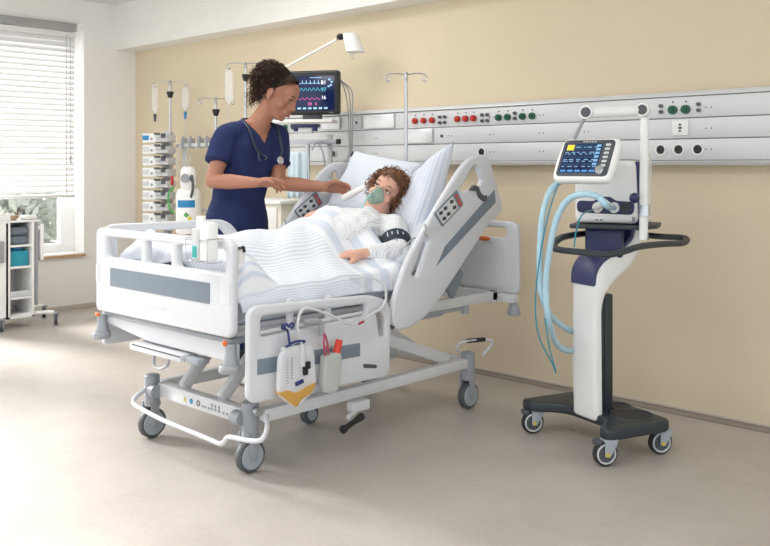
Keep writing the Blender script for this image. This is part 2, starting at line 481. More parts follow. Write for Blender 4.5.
# ================================================================== supply rail on the back wall
PF = 4.10       # front face
hx0, hx1 = -5.2, -.9
rail = thing('medical_supply_rail', 'long aluminium medical supply panel with red and green outlets on the beige wall', 'supply panel', (-3.0, YB, 1.22))
obj('back_body', B().bx(hx0, hx1, PF+.02, YB, 1.225, 1.57), 'alu_gap', rail, label='dark joint between the strips')
for z0, z1 in ((1.2445, 1.345), (1.349, 1.446), (1.450, 1.551)):
    obj('front_panel', B().bx(hx0, hx1, PF, PF+.03, z0, z1, .0015), 'alu', rail)
obj('top_profile', B().plate(rp([(PF-.014, 1.554), (YB-.002, 1.554), (YB-.002, 1.578), (PF+.002, 1.578)], .006), hx1-hx0, frame(((hx0+hx1)/2, 0, 0), (0, 1, 0), (0, 0, 1)), bev=.001), 'alu_edge', rail)
obj('bottom_profile', B().plate(rp([(PF-.014, 1.241), (PF+.0, 1.219), (YB-.002, 1.219), (YB-.002, 1.241)], .006), hx1-hx0, frame(((hx0+hx1)/2, 0, 0), (0, 1, 0), (0, 0, 1)), bev=.001), 'alu_edge', rail)
obj('end_cap', B().bx(hx0-.012, hx0, PF-.01, YB, 1.219, 1.578, .004), 'light_grey', rail)
def outlet(x, z, r, col):
    o = obj('gas_outlet', B().cyl((x, PF+.001, z), (x, PF-.016, z), r, r*.95, 28), col, rail, label=('red' if 'red' in col else 'green')+' round outlet')
    c = B().cyl((x, PF-.015, z), (x, PF-.022, z), r*.6, r*.55, 20).box((x, PF-.023, z), (r*.95, .004, r*.22), .001).box((x, PF-.023, z), (r*.22, .004, r*.95), .001)
    obj('outlet_key', c, 'red_cap' if 'red' in col else 'green_knob', o)
    obj('outlet_mark', B().bx(x-.004, x+.004, PF-.002, PF, z+r+.012, z+r+.02), 'dark_grey', o)
for x in (-3.656, -3.586, -3.517, -3.318, -3.257, -3.198): outlet(x, 1.493, .0195, 'red_knob')
for x in (-3.018, -2.955, -2.853, -2.789, -4.902, -4.814): outlet(x, 1.491, .0195, 'green_knob')
for x in (-1.969, -1.903): outlet(x, 1.489, .0225, 'green_knob')
def valve(x, z):
    o = obj('ground_pin', B().cyl((x, PF+.001, z), (x, PF-.012, z), .0105, .0105, 16), 'valve', rail, label='grey metal pin socket')
    obj('pin', B().cyl((x, PF-.01, z), (x, PF-.02, z), .005, .005, 12), 'dark_grey', o)
for x0 in (-3.455, -3.135):
    for dx in (0, .038):
        for dz in (0, .034): valve(x0+dx, 1.476+dz)
for x in (-2.905, -2.03, -1.838):
    for dz in (0, .029): valve(x, 1.482+dz)
def power(x, z):
    o = obj('power_socket', B().lathe([(.030, 0), (.030, .006), (.0285, .008), (.0225, .008), (.021, .004), (.021, 0)], frame((x, PF, z), (1, 0, 0), (0, 0, 1)) ), 'white', rail)
    q = B().lathe([(.0205, 0), (.0205, .006), (.012, .006), (.011, .003)], frame((x, PF, z), (1, 0, 0), (0, 0, 1)))
    obj('socket_insert', q, 'black', o)
for x in (-2.032, -1.939, -1.843, -3.139, -4.397, -4.222): power(x, 1.295)
o = obj('data_outlet', B().bx(-1.97, -1.887, PF-.012, PF, 1.363, 1.437, .003), 'white', rail, label='white square outlet plate')
b = B()
for z in (1.385, 1.415): b.cyl((-1.928, PF-.011, z), (-1.928, PF-.0135, z), .006, seg=12)
b.bx(-1.937, -1.919, PF-.0135, PF-.011, 1.395, 1.405)
obj('contact', b, 'dark_grey', o)
o = obj('data_outlet', B().bx(-4.21, -4.125, PF-.012, PF, 1.462, 1.54, .003), 'light_grey', rail, label='square outlet plate with one black socket')
obj('contact', B().cyl((-4.168, PF-.011, 1.5), (-4.168, PF-.014, 1.5), .009, seg=14), 'black', o)
for x0, x1, z0, z1 in ((-4.1, -3.83, 1.457, 1.545), (-3.72, -3.51, 1.355, 1.442), (-4.5, -4.33, 1.462, 1.545)):
    obj('cover_plate', B().bx(x0, x1, PF-.014, PF, z0, z1, .003), 'alu_edge', rail)
obj('call_jack', B().cyl((-3.442, PF, 1.395), (-3.442, PF-.006, 1.395), .009, seg=16), 'black', rail)
for x in (-3.38, -3.07, -2.73, -1.79, -4.0, -2.45):
    for z in (1.295, 1.395, 1.495):
        if z == 1.495 and x not in (-2.73, -1.79, -3.07): continue
        b = B()
        for dx in (-.013, .013): b.cyl((x+dx, PF, z), (x+dx, PF-.0015, z), .0035, seg=10)
        obj('screw', b, 'dark_grey', rail)

# ================================================================== bed
bed = thing('hospital_bed', 'white electric hospital bed with raised side rails and grey stripe panels', 'hospital bed', (-3.165, 2.85, 0))
XN, XF = -2.625, -3.705          # near and far side rail planes
def wheel(c, parent, r=.066, wd=.036, yaw=0, name='caster', fork=True):
    """large white hooded castor with a grey fork plate"""
    Mx = Matrix.Translation(V(c)) @ Matrix.Rotation(yaw, 4, 'Z') @ Matrix.Rotation(R(90), 4, 'Y')
    h = obj(name, B().lathe([(.02, -wd*.62), (r*.76, -wd*.62), (r*.80, -wd*.5), (r*.80, wd*.5), (r*.76, wd*.62), (.02, wd*.62)], Mx), 'hubgrey', parent)
    obj('tyre', B().lathe([(r*.79, -wd*.5), (r*.93, -wd*.5), (r, -wd*.3), (r, wd*.3), (r*.93, wd*.5), (r*.79, wd*.5)], Mx), 'tyre', h, label='dark grey tyre')
    return h
W = {'a': (-3.495, 2.145), 'b': (-2.815, 2.169), 'c': (-2.765, 3.497), 'd': (-3.47, 3.497)}
for k, (x, y) in W.items():
    h = wheel((x, y, .066), bed)
    zt = .275
    # fork: post and side plate over the wheel
    f = B().cyl((x, y, .145), (x, y, zt), .034, .034, 20).sph((x, y, zt), (.034, .034, .012))
    f.plate(rp([(-.018, .05), (.018, .05), (.022, .17), (-.022, .17)], .016), .008, frame((x+.026, y, 0), (0, 1, 0), (0, 0, 1)), bev=.003)
    f.plate(rp([(-.035, .045), (.03, .05), (.036, .17), (-.036, .17)], .02), .012, frame((x-.025, y, 0), (0, 1, 0), (0, 0, 1)), bev=.004)
    f.bx(x-.03, x+.03, y-.030, y+.030, .142, .165, .008)
    obj('caster_fork', f, 'bed_grey', h, label='grey wheel fork')
# chassis
ch = B()
ch.bx(-2.79, -2.745, 2.19, 3.49, .205, .255, .006); ch.bx(-3.505, -3.46, 2.19, 3.49, .205, .255, .006)
ch.bx(-3.49, -2.80, 3.475, 3.52, .205, .255, .006)
obj('chassis_rail', ch, 'bed_steel', bed)
b = B().bx(-3.46, -2.85, 2.15, 2.20, .186, .25, .006)
cross = obj('chassis_crossbar', b, 'bed_steel', bed)
# warning symbols on the foot crossbar
b = B().plate([(-3.255, .205), (-3.232, .205), (-3.2435, .226)], .002, FY(2.1495), bev=.0002); obj('warning_mark', b, 'yellow', cross, label='yellow triangle mark')
obj('round_mark', B().plate(circ(-3.195, .215, .0115), .002, FY(2.1495), bev=.0002), 'blue_label', cross, label='blue round mark')
obj('round_mark', B().plate(circ(-3.143, .216, .0125), .002, FY(2.1495), holes=[circ(-3.143, .216, .007)], bev=.0002), 'dark_grey', cross, label='dark ring mark')
b = B()
for i, x in enumerate((-3.108, -3.09, -3.065, -3.045, -3.02, -2.995, -2.965, -2.94)):
    b.bx(x-.006, x+.006, 2.1485, 2.1505, .205, .213)
    if i in (3, 4, 5): b.cyl((x, 2.1505, .228), (x, 2.1485, .228), .005, seg=10).bx(x-.003, x+.003, 2.1485, 2.1505, .214, .224)
obj('pictogram_row', b, 'print_grey', cross)
for x, s in ((-3.455, 1), (-2.855, -1)):
    obj('pivot_cap', B().cyl((x-s*.03, 2.135, .215), (x+s*.015, 2.135, .215), .026, .03, 20), 'bed_grey', bed)
obj('pivot_bolt', B().cyl((-2.775, 2.169, .25), (-2.755, 2.169, .25), .017, seg=18).cyl((-2.757, 2.169, .25), (-2.748, 2.169, .25), .009, seg=14), 'steel', bed)
# brake bar: white tube bowed round the foot wheels
pts = [onY(153, 384, 2.16), onY(143, 391, 2.10), onY(135, 398, 2.05), onY(133.5, 403, 2.03), onY(140, 408, 2.01), onY(165, 421, 2.0), onY(205, 437.5, 2.0), onY(219, 443.5, 2.0), onY(224, 442, 2.0), onY(229, 437, 2.0), onY(245, 440, 2.0), onY(258, 441, 2.005), onY(264, 437, 2.03), onY(267, 428, 2.09), onY(267, 416, 2.15)]
obj('brake_bar', B().tube(pts, .0095, 10, sm=4), 'bed_white', bed)
# head-end brake pedal
obj('brake_pedal', B().tube([(-2.80, 3.5, .27), (-2.79, 3.44, .30), (-2.775, 3.46, .335), (-2.72, 3.60, .335), (-2.715, 3.63, .31), (-2.74, 3.58, .255)], .007, 8, sm=4), 'bed_white', bed)
obj('pedal_grip', B().cyl((-2.768, 3.49, .337), (-2.728, 3.585, .337), .011), 'black', bed)
# lift arms
def bar(p0, p1, w_, h_):
    p0, p1 = V(p0), V(p1); d = (p1-p0).normalized(); up = V((0, 0, 1)); s = d.cross(up).normalized()
    Mx = frame((p0+p1)/2, d, s); return B().box((0, 0, 0), ((p1-p0).length, w_, h_), .006, Mx)
for x in (-3.02, -3.3):
    obj('lift_arm', bar((x, 2.18, .25), (x, 2.46, .54), .035, .05), 'bed_steel', bed)
    obj('lift_arm', bar((x, 3.45, .24), (x, 2.95, .53), .04, .05), 'bed_steel', bed)
obj('lift_arm', bar((-2.80, 3.38, .255), (-2.80, 2.83, .46), .03, .055), 'bed_steel', bed)
obj('lift_motor', B().cyl((-3.16, 2.33, .36), (-3.16, 2.75, .40), .035).bx(-3.2, -3.12, 2.72, 2.9, .36, .46, .01), 'dark_grey', bed)
obj('lift_motor', B().cyl((-3.16, 3.3, .26), (-3.16, 2.95, .36), .03).bx(-3.2, -3.12, 3.2, 3.36, .22, .3, .01), 'bed_steel', bed)
obj('directional_caster', B().cyl((-3.13, 2.773, .045), (-3.16, 2.773, .045), .045, seg=24).cyl((-3.145, 2.773, .05), (-3.145, 2.78, .25), .014), 'tyre', bed)
obj('caster_hub', B().cyl((-3.12, 2.773, .045), (-3.165, 2.773, .045), .026, seg=20), 'hubgrey', bed)
obj('sensor_cone', B().cyl((-2.98, 2.3, .44), (-2.98, 2.3, .50), .022, .026), 'bed_white', bed)
obj('sensor_tip', B().cyl((-2.98, 2.3, .405), (-2.98, 2.3, .44), .012, .022), 'red_knob', bed, label='dull red cone tip')
# deck under the mattress
dk = B().bx(-3.59, -2.74, 2.06, 2.86, .585, .605, .004)
dk.bx(-2.78, -2.74, 2.05, 2.95, .535, .585, .006); dk.bx(-3.6, -3.56, 2.05, 2.95, .535, .585, .006)
dk.bx(-3.58, -2.76, 2.86, 2.90, .535, .58, .006)
obj('deck', dk, 'bed_steel', bed)
BA = R(28); hy, hz = 2.86, .598
Mb = frame((-3.165, hy, hz), (1, 0, 0), (0, math.cos(BA), math.sin(BA)))
obj('backrest_deck', B().box((0, .42, -.01), (.85, .84, .02), .004, Mb), 'bed_steel', bed)
b = B().bx(-2.78, -2.735, 2.9, 3.72, .52, .57, .006).bx(-3.6, -3.555, 2.9, 3.72, .52, .57, .006).bx(-3.6, -2.735, 3.66, 3.71, .51, .57, .006)
obj('head_frame', b, 'bed_steel', bed)
obj('frame_motor', B().bx(-2.80, -2.73, 2.98, 3.26, .495, .525, .006).bx(-2.79, -2.73, 3.26, 3.45, .505, .52, .003).cyl((-2.74, 3.44, .525), (-2.74, 3.44, .485), .02), 'bed_grey', bed)
obj('backrest_bracket', B().plate(rp([(3.17, .66), (3.265, .755), (3.315, .70), (3.235, .585)], .01), .02, FX(-2.655), bev=.003), 'bed_slate', bed)
# foot end
fo = B()
hol = [rp(rect(-3.585, .815, -3.295, .905), .022), rp(rect(-3.255, .815, -3.07, .905), .012), rp(rect(-3.03, .815, -2.705, .905), .028)]
out = rp([(-3.675, .57), (-2.685, .575), (-2.665, .60), (-2.662, .92), (-2.69, .942), (-3.65, .94), (-3.672, .925)], .03)
fo.plate(out, .036, FY(1.985), holes=hol, bev=.012)
foot = obj('footboard', fo, 'bed_white', bed)
obj('footboard_stripe', B().plate(rp(rect(-3.542, .692, -2.80, .772), .004), .004, FY(1.9665), bev=.001), 'bed_slate', foot, label='slate grey stripe')
obj('embossed_line', B().bx(-3.33, -3.10, 1.9655, 1.968, .635, .641, .0005), 'light_grey', foot)
for x0, x1 in ((-3.668, -3.64), (-2.735, -2.672)):
    obj('footboard_clip', B().plate(rp(rect(x0, .70, x1, .78), .008), .003, FY(1.9665), bev=.001), 'bed_white', foot)
obj('latch', B().sph((-3.655, 1.967, .553), (.02, .008, .009)), 'orange', foot, label='orange latch')
obj('latch', B().sph((-2.705, 1.967, .556), (.012, .008, .012)), 'orange', foot, label='orange latch')
obj('foot_panel', B().plate(rp([(-3.67, .545), (-3.67, .515), (-3.3, .475), (-2.70, .475), (-2.70, .548)], .012), .03, FY(2.02), bev=.006), 'bed_white', bed)
obj('foot_frame', B().bx(-3.66, -2.70, 2.0, 2.08, .545, .565, .004), 'bed_grey', bed)
for x in (-3.655, -2.70):
    p = B().lathe([(.022, .10), (.022, .055), (.034, .012), (.034, -.0), (.03, -.004)], Matrix.Translation((x, 1.99, .452)))
    bp = obj('corner_bumper', p, 'bed_grey', bed, label='grey corner bumper')
    obj('bumper_wheel', B().lathe([(.036, 0), (.041, .006), (.041, .022), (.036, .028)], Matrix.Translation((x, 1.985, .445))), 'mid_grey', bp)
# pull-out shelf tray under the foot panel
tr = obj('linen_tray', B().bx(-3.38, -3.0, 1.965, 2.05, .438, .466, .004), 'bed_white', bed)
obj('tray_slot', B().bx(-3.36, -3.0, 1.9635, 1.966, .459, .464), 'dark_grey', tr)
obj('tray_hinge', B().bx(-3.0, -2.9, 1.98, 2.04, .437, .462, .008), 'bed_grey', tr)
obj('cable_loop', B().tube([(-3.2, 1.975, .436), (-3.195, 1.97, .40), (-3.15, 1.968, .39), (-3.1, 1.97, .41), (-3.09, 1.975, .437)], .006, 8, sm=4), 'mid_grey', tr)
# head end
ho = B().plate(rp([(-3.70, .56), (-2.62, .56), (-2.62, .91), (-2.66, .93), (-3.67, .93), (-3.70, .91)], .03), .034, FY(3.736), holes=[rp(rect(-3.62, .845, -2.70, .895), .02)], bev=.011)
head = obj('headboard', ho, 'bed_white', bed)
obj('headboard_inset', B().plate(rp(rect(-3.6, .58, -2.70, .81), .02), .004, FY(3.718), bev=.0015), 'light_grey', head)
obj('latch', B().sph((-2.83, 3.715, .835), (.04, .01, .012)), 'orange', head, label='orange latch')
p = B().lathe([(.022, .10), (.022, .055), (.034, .012), (.034, -.0), (.03, -.004)], Matrix.Translation((-2.655, 3.735, .455)))
bp = obj('corner_bumper', p, 'bed_grey', bed, label='grey corner bumper')
obj('head_arm', B().bx(-2.80, -2.63, 3.70, 3.745, .515, .56, .006), 'bed_steel', bed)
# side rails -------------------------------------------------
def foot_rail(X, s):
    out = rp([(2.004, .36), (2.03, .335), (2.74, .312), (2.765, .335), (2.775, .60), (2.745, .64), (2.655, .672), (2.04, .697), (2.006, .675)], [.02, .02, .02, .02, .03, .02, .07, .04, .03])
    hol = [rp([(2.065, .575), (2.065, .655), (2.62, .638), (2.62, .59)], .02),
           rp([(2.68, .60), (2.715, .59), (2.735, .56), (2.733, .49), (2.70, .49)], .010)]
    r = obj('foot_side_rail', B().plate(out, .03, FX(X), holes=hol, bev=.011), 'bed_white', bed)
    obj('rail_stripe', B().plate(rp([(2.044, .44), (2.58, .427), (2.58, .482), (2.044, .498)], .004), .004, FX(X+s*.0155), bev=.001), 'bed_slate', r, label='slate grey stripe')
    obj('accessory_bar', B().cyl((2 and X-s*.018, 2.05, .585), (X-s*.018, 2.72, .600), .008).bx(X-s*.03, X-s*.012, 2.22, 2.245, .56, .70, .003).bx(X-s*.03, X-s*.012, 2.42, 2.445, .56, .69, .003), 'bed_steel', r)
    obj('grip_slot', B().plate(rp([(2.60, .375), (2.68, .36), (2.68, .375), (2.60, .392)], .006), .003, FX(X+s*.0155), bev=.001), 'dark_grey', r)
    return r
rf = foot_rail(XN, 1)
# bracket with a grey hook between the two near rails
obj('rail_hook', B().tube([(-2.63, 2.78, .57), (-2.62, 2.80, .55), (-2.62, 2.80, .525), (-2.615, 2.78, .515), (-2.61, 2.765, .53)], .006, 8, sm=3).bx(-2.66, -2.63, 2.75, 2.83, .58, .61, .004), 'dark_grey', bed)
def head_rail(X, s):
    out = rp([(2.80, .50), (2.895, .50), (3.02, .545), (3.145, .645), (3.32, .80), (3.47, .935), (3.575, .985), (3.58, 1.02), (3.475, 1.25), (3.43, 1.272), (3.34, 1.262), (3.26, 1.215), (3.10, 1.055), (2.865, .79), (2.79, .64), (2.775, .56)],
             [.03, .04, .05, .06, .05, .05, .04, .03, .05, .04, .05, .05, .06, .06, .05, .04])
    hol = [rp([(3.375, 1.215), (3.415, 1.145), (3.40, 1.118), (3.26, 1.09), (3.245, 1.105), (3.345, 1.215)], [.018, .018, .012, .012, .012, .018]),
           rp([(2.905, .735), (3.005, .905), (3.03, .88), (2.94, .715)], .010)]
    r = obj('head_side_rail', B().plate(out, .032, FX(X), holes=hol, bev=.012), 'bed_white', bed)
    obj('rail_stripe', B().plate([(3.505, 1.098), (3.516, 1.036), (3.068, .76), (3.128, .845)], .004, FX(X+s*.0165), bev=.001), 'bed_slate', r, label='slate grey stripe')
    pan = [(3.212, 1.105), (3.262, 1.035), (3.108, .936), (3.048, 1.0)]
    kp = obj('control_panel', B().plate(rp(pan, .008), .005, FX(X+s*.0175), bev=.0015), 'bed_slate', r, label='grey bed control keypad')
    c = [V(p) for p in pan]
    q = lambda a, t: (c[3]*(1-a)+c[0]*a)*(1-t)+(c[2]*(1-a)+c[1]*a)*t
    obj('keypad_face', B().plate([tuple(q(.06, .08)), tuple(q(.78, .08)), tuple(q(.78, .9)), tuple(q(.06, .9))], .002, FX(X+s*.0205), bev=.0004), 'light_grey', kp)
    for a in (.18, .38, .66):
        for t in (.28, .68):
            cc = q(a, t); b_ = B().plate(rp([(cc.x-.012, cc.y-.010), (cc.x+.012, cc.y-.006), (cc.x+.012, cc.y+.010), (cc.x-.012, cc.y+.006)], .003), .003, FX(X+s*.0215), bev=.0004)
            obj('key', b_, 'anthracite', kp)
    for t in (.25, .55, .8):
        cc = q(.89, t); obj('key', B().plate(circ(cc.x, cc.y, .009, 14), .003, FX(X+s*.0205), bev=.0004), 'red_cap', kp, label='red key')
    b_ = B().plate(rp([(3.31, 1.10), (3.345, 1.125), (3.375, 1.118), (3.395, 1.085), (3.425, 1.07), (3.445, 1.075), (3.44, 1.045), (3.41, 1.045), (3.375, 1.065), (3.36, 1.095)], .008), .02, FX(X+s*.014), bev=.005)
    obj('angle_gauge', b_, 'dark_grey', r, label='dark grey lever')
    obj('grip_mark', B().tube([V((X+s*.0165, 2.985, .955)), V((X+s*.0165, 2.998, .935)), V((X+s*.0165, 2.985, .915)), V((X+s*.0165, 3.0, .90))], .003, 6, sm=4), 'mid_grey', r)
    return r
head_rail(XN, 1)
far = head_rail(XF, 1); far.location += V((0, .09, -.03))
# far foot rail: rounded loop seen over the footboard
out = rp([(2.02, .40), (2.76, .40), (2.82, .60), (2.82, .80), (2.72, .945), (2.06, .95), (2.02, .93)], [.02, .03, .05, .12, .14, .05, .04])
obj('foot_side_rail', B().plate(out, .03, FX(XF), holes=[rp([(2.09, .86), (2.09, .91), (2.66, .905), (2.755, .80), (2.755, .70), (2.72, .70), (2.09, .72)], .03)], bev=.011), 'bed_white', bed)

# ------------------------------------------------------------------ mattress
def slab(xc, hw, prof, th, nx=24):
    """mattress that follows a bent profile of (y,z)"""
    rings = []
    for i, (y, z) in enumerate(prof):
        a, c = prof[max(i-1, 0)], prof[min(i+1, len(prof)-1)]
        t = V((0, c[0]-a[0], c[1]-a[1])).normalized(); n = V((0, -t.z, t.y))
        sh = 1 if 0 < i < len(prof)-1 else .975
        ring = []
        for p in rp(rect(-hw*sh, .0+(1-sh), hw*sh, th-(1-sh)*.4), .03, 4):
            ring.append(V((xc+p[0], y, z))+n*p[1])
        rings.append(ring)
    return B().loft(rings)
prof = [(2.05, .607), (2.07, .607), (2.4, .607), (2.7, .607), (2.82, .61), (2.9, .63), (2.98, .668), (3.2, .785), (3.45, .918), (3.56, .977), (3.58, .987)]
solo('mattress', slab(-3.165, .43, prof, .112), 'mattress', 'pale blue mattress on the hospital bed under the blanket', 'mattress', ang=60)

# ------------------------------------------------------------------ pillows
def pillow(name, c, ex, ey, w_, h_, t_, label, seed=0):
    ex = V(ex).normalized(); ey = V(ey).normalized(); ez = ex.cross(ey).normalized()
    n, mrows = 36, 28; top, bot = [], []
    b = B(); bm = b.bm; grid = {}
    for sgn in (1, -1):
        for i in range(n+1):
            for j in range(mrows+1):
                u, v = i/n*2-1, j/mrows*2-1
                edge = (max(0, 1-u**4)*max(0, 1-v**4))**.55
                if sgn == -1 and (i in (0, n) or j in (0, mrows)): grid[(sgn, i, j)] = grid[(1, i, j)]; continue
                pin = 1-.07*(1-abs(v)**2)*abs(u)**3; pin2 = 1-.09*(1-abs(u)**2)*abs(v)**3
                wr = noise.noise(V((u*2.2+seed, v*2.2, sgn)))*.16+noise.noise(V((u*5+seed, v*5, sgn)))*.06
                p = V((u*w_/2*pin, v*h_/2*pin2, sgn*t_/2*edge*(1+wr)))
                grid[(sgn, i, j)] = bm.verts.new(p)
    for sgn in (1, -1):
        for i in range(n):
            for j in range(mrows):
                f = [grid[(sgn, i, j)], grid[(sgn, i+1, j)], grid[(sgn, i+1, j+1)], grid[(sgn, i, j+1)]]
                if len(set(f)) == 4: bm.faces.new(f if sgn == 1 else f[::-1])
    bmesh.ops.recalc_face_normals(bm, faces=bm.faces[:])
    b.bm.transform(frame((0, 0, 0), ex, ey, ez))
    o = obj(name, b, 'pillow', None, ang=180); o.location = c
    return props(o, label, 'pillow', 'striped pillows on the bed')
pillow('pillow', (-3.40, 3.47, 1.105), (1, .0, -.14), (0, .52, .72), .54, .40, .12, 'white pinstriped pillow behind the patient\'s head on the far side', 1)
pillow('pillow', (-3.015, 3.325, .935), (0, .457, .89), (-.84, 0, -.54), .66, .42, .15, 'white pinstriped pillow standing up on the near side of the patient\'s head', 5)
# ================================================================== people
def headprims(b, H, sc=1.0):
    """skull, jaw, nose, ears, lips in head space: x right, y forward, z up (metres)"""
    def S(c, r): b.sph(c, r, Mx=H, seg=20)
    def C(p, r): b.chain(p, r, seg=10, Mx=H)
    S((0, -.018, .032), (.076, .095, .088)); S((0, .018, -.03), (.060, .068, .082))
    S((0, .055, .045), (.055, .045, .05)); S((0, .05, -.075), (.036, .04, .035)); S((0, .074, -.095), (.02, .018, .016))
    C([(-.05, .0, -.07), (-.025, .062, -.095)], [.022, .018]); C([(.05, .0, -.07), (.025, .062, -.095)], [.022, .018])
    S((-.033, .055, -.026), (.030, .024, .028)); S((.033, .055, -.026), (.030, .024, .028))
    C([(-.04, .083, .028), (-.018, .092, .026), (.018, .092, .026), (.04, .083, .028)], [.009, .010, .010, .009])
    C([(0, .094, .022), (0, .104, -.005), (0, .112, -.027)], [.0085, .0090, .0115])
    S((-.011, .099, -.031), (.008, .011, .0075)); S((.011, .099, -.031), (.008, .011, .0075))
    S((0, .085, -.055), (.03, .022, .024))
    C([(0, .074, .024), (0, .080, -.004), (0, .084, -.030)], [.015, .0165, .019]); S((0, .056, -.015), (.046, .030, .045))
    C([(-.022, .092, -.056), (0, .103, -.053), (.022, .092, -.056)], [.005, .0075, .005])
    C([(-.019, .091, -.066), (0, .101, -.068), (.019, .091, -.066)], [.005, .008, .005])
    for s in (-1, 1):
        S((s*.032, .074, .008), (.0165, .014, .0115))
        m = Matrix.Rotation(s*R(-20), 3, 'Z')
        b.sph((s*.078, -.012, -.002), (.008, .02, .031), Mx=H, seg=14, rot=m)
        S((s*.078, -.004, -.028), (.007, .01, .011))
def face(H, parent, lipm, look=(0, 0), lid=0.0):
    b = B()
    b.chain([(-.021, .0955, -.0565), (-.007, .1085, -.0535), (0, .1085, -.0545), (.007, .1085, -.0535), (.021, .0955, -.0565)], [.003, .0055, .0055, .0055, .003], seg=8, Mx=H)
    b.chain([(-.019, .0945, -.064), (0, .1055, -.069), (.019, .0945, -.064)], [.003, .0065, .003], seg=8, Mx=H)
    obj('lips', b, lipm, parent, label='lips')
    for s in (-1, 1):
        e = obj('eye', B().sph((s*.032, .0765, .008), (.0135, .0125, .0078*(1-lid)), Mx=H, seg=14), 'eye_white', parent)
        obj('iris', B().sph((s*.032+look[0]*.006, .0855, .008+look[1]*.004), (.0055, .0045, .0062*(1-lid)), Mx=H, seg=10), 'iris', e, label='dark iris')
        obj('eyelash', B().tube([(s*.032-.0155, .081, .0085), (s*.032-.007, .0895, .0145), (s*.032+.007, .0895, .0145), (s*.032+.0155, .081, .0085)], .0018, 6, sm=3, Mx=H), 'brow', e)
        obj('eyebrow', B().tube([(s*.014, .099, .028), (s*.032, .0955, .035), (s*.05, .0815, .029)], [.0016, .0024, .0010], 6, sm=3, Mx=H), 'brow', parent)
def hand(b, wrist, d, pn, thumb, curl=.25, sc=1.0, spread=1.0, thumbcurl=.4):
    """palm, four unequal bent fingers and a thumb; d = pointing direction, pn = palm normal, thumb = +-1 side"""
    d = V(d).normalized(); pn = V(pn); pn = (pn-d*pn.dot(d)).normalized(); s = d.cross(pn)*thumb
    w = V(wrist); c = curl if isinstance(curl, (list, tuple)) else [curl]*4
    b.chain([w-d*.02*sc, w+d*.015*sc], [.024*sc, .023*sc])
    K = []
    for i, (off, ln) in enumerate(((.030, .092), (.010, .096), (-.011, .090), (-.030, .082))):
        k = w+d*ln*sc+s*off*sc; K.append(k)
        b.chain([w+s*off*.55*sc+d*.008*sc, w+d*ln*.55*sc+s*off*.9*sc-pn*.002*sc, k], [.0165*sc, .0145*sc, .0115*sc], seg=10)
    for i, (k, ln) in enumerate(zip(K, (.072, .080, .074, .058))):
        dd = (d+s*(.10, .03, -.04, -.12)[i]*spread).normalized(); p = k; a = 0; pts = [k]
        for j, fr in enumerate((.46, .30, .24)):
            a += c[i]*(1.0, 1.2, .8)[j]
            p = p+(dd*math.cos(a)+pn*math.sin(a))*ln*fr*sc; pts.append(p)
        b.chain(pts, [.0102*sc, .0092*sc, .0082*sc, .0070*sc], seg=10)
    t0 = w+d*.022*sc+s*.020*sc+pn*.006*sc
    t1 = t0+(d*.62+s*.68+pn*.25).normalized()*.045*sc
    t2 = t1+(d*.92+s*.28+pn*thumbcurl).normalized()*.034*sc
    t3 = t2+(d*.97-s*.05+pn*(thumbcurl+.15)).normalized()*.026*sc
    b.chain([t0, t1, t2, t3], [.0175*sc, .0125*sc, .0108*sc, .0085*sc], seg=10)
def ring(c, ax, ay, n=32, p=2.3):
    c, ax, ay = V(c), V(ax), V(ay); out = []
    for k in range(n):
        a = 2*math.pi*k/n; ca, sa = math.cos(a), math.sin(a)
        out.append(c+ax*math.copysign(abs(ca)**(2/p), ca)+ay*math.copysign(abs(sa)**(2/p), sa))
    return out
def curls(H, roots, n_seg, rad, length, tr, seed, gravity=.5, world_up=V((0, 0, 1))):
    """corkscrew locks starting at roots [(pos, dir)] in world space"""
    rnd = random.Random(seed); b = B()
    for p, d in roots:
        L = length*rnd.uniform(.6, 1.25); r = rad*rnd.uniform(.6, 1.3); ph = rnd.uniform(0, 6.28); turns = L/(r*3.2)
        a = d.orthogonal().normalized(); c = d.cross(a); pts = []
        for k in range(n_seg):
            t = k/(n_seg-1)
            q = p+d*L*t-world_up*gravity*L*t*t+(a*math.cos(ph+6.28*turns*t)+c*math.sin(ph+6.28*turns*t))*r*min(1, t*4+.3)
            pts.append(q)
        b.tube(pts, [tr*(1-.6*k/(n_seg-1)) for k in range(n_seg)], 5)
    return b

# ------------------------------------------------------------------ nurse
nurse = thing('person', 'standing woman in navy scrubs leaning over the bed, hand at the patient\'s face', 'person', (-3.99, 3.0, 0))
hc = V((-3.845, 3.155, 1.612))
fwd = V((.86, .50, -.55)).normalized(); rgt = fwd.cross(V((0, 0, 1))).normalized(); up = rgt.cross(fwd)
HN = Matrix.Translation(hc) @ frame((0, 0, 0), rgt, fwd, up) @ Matrix.Diagonal((1.10, 1.10, 1.10, 1))
Sr, Er, Wr = V((-3.935, 2.88, 1.378)), V((-3.925, 2.775, 1.135)), V((-3.645, 2.855, 1.128))
Sl, El, Wl = V((-3.925, 3.215, 1.385)), V((-3.850, 3.165, 1.118)), V((-3.585, 3.275, 1.100))
TR = [((-4.0, 2.98, .78), .19, .14), ((-3.995, 2.975, .90), .188, .135), ((-3.985, 2.985, 1.03), .155, .112), ((-3.97, 3.0, 1.14), .16, .115),
      ((-3.955, 3.02, 1.25), .178, .125), ((-3.945, 3.03, 1.33), .178, .115), ((-3.94, 3.04, 1.39), .150, .09), ((-3.93, 3.05, 1.43), .085, .066)]
b = B()
b.loft([ring(c, (.0, a*.86, 0), (d*.86, 0, 0)) for c, a, d in TR])
b.chain([(-3.935, 3.045, 1.37), (-3.915, 3.065, 1.44), (-3.885, 3.105, 1.515), (-3.87, 3.125, 1.56)], [.075, .060, .054, .055])
b.chain([(-3.93, 3.05, 1.43), (-3.935, 2.93, 1.405), Sr], [.05, .05, .052]); b.chain([(-3.93, 3.05, 1.43), (-3.93, 3.15, 1.41), Sl], [.05, .05, .052])
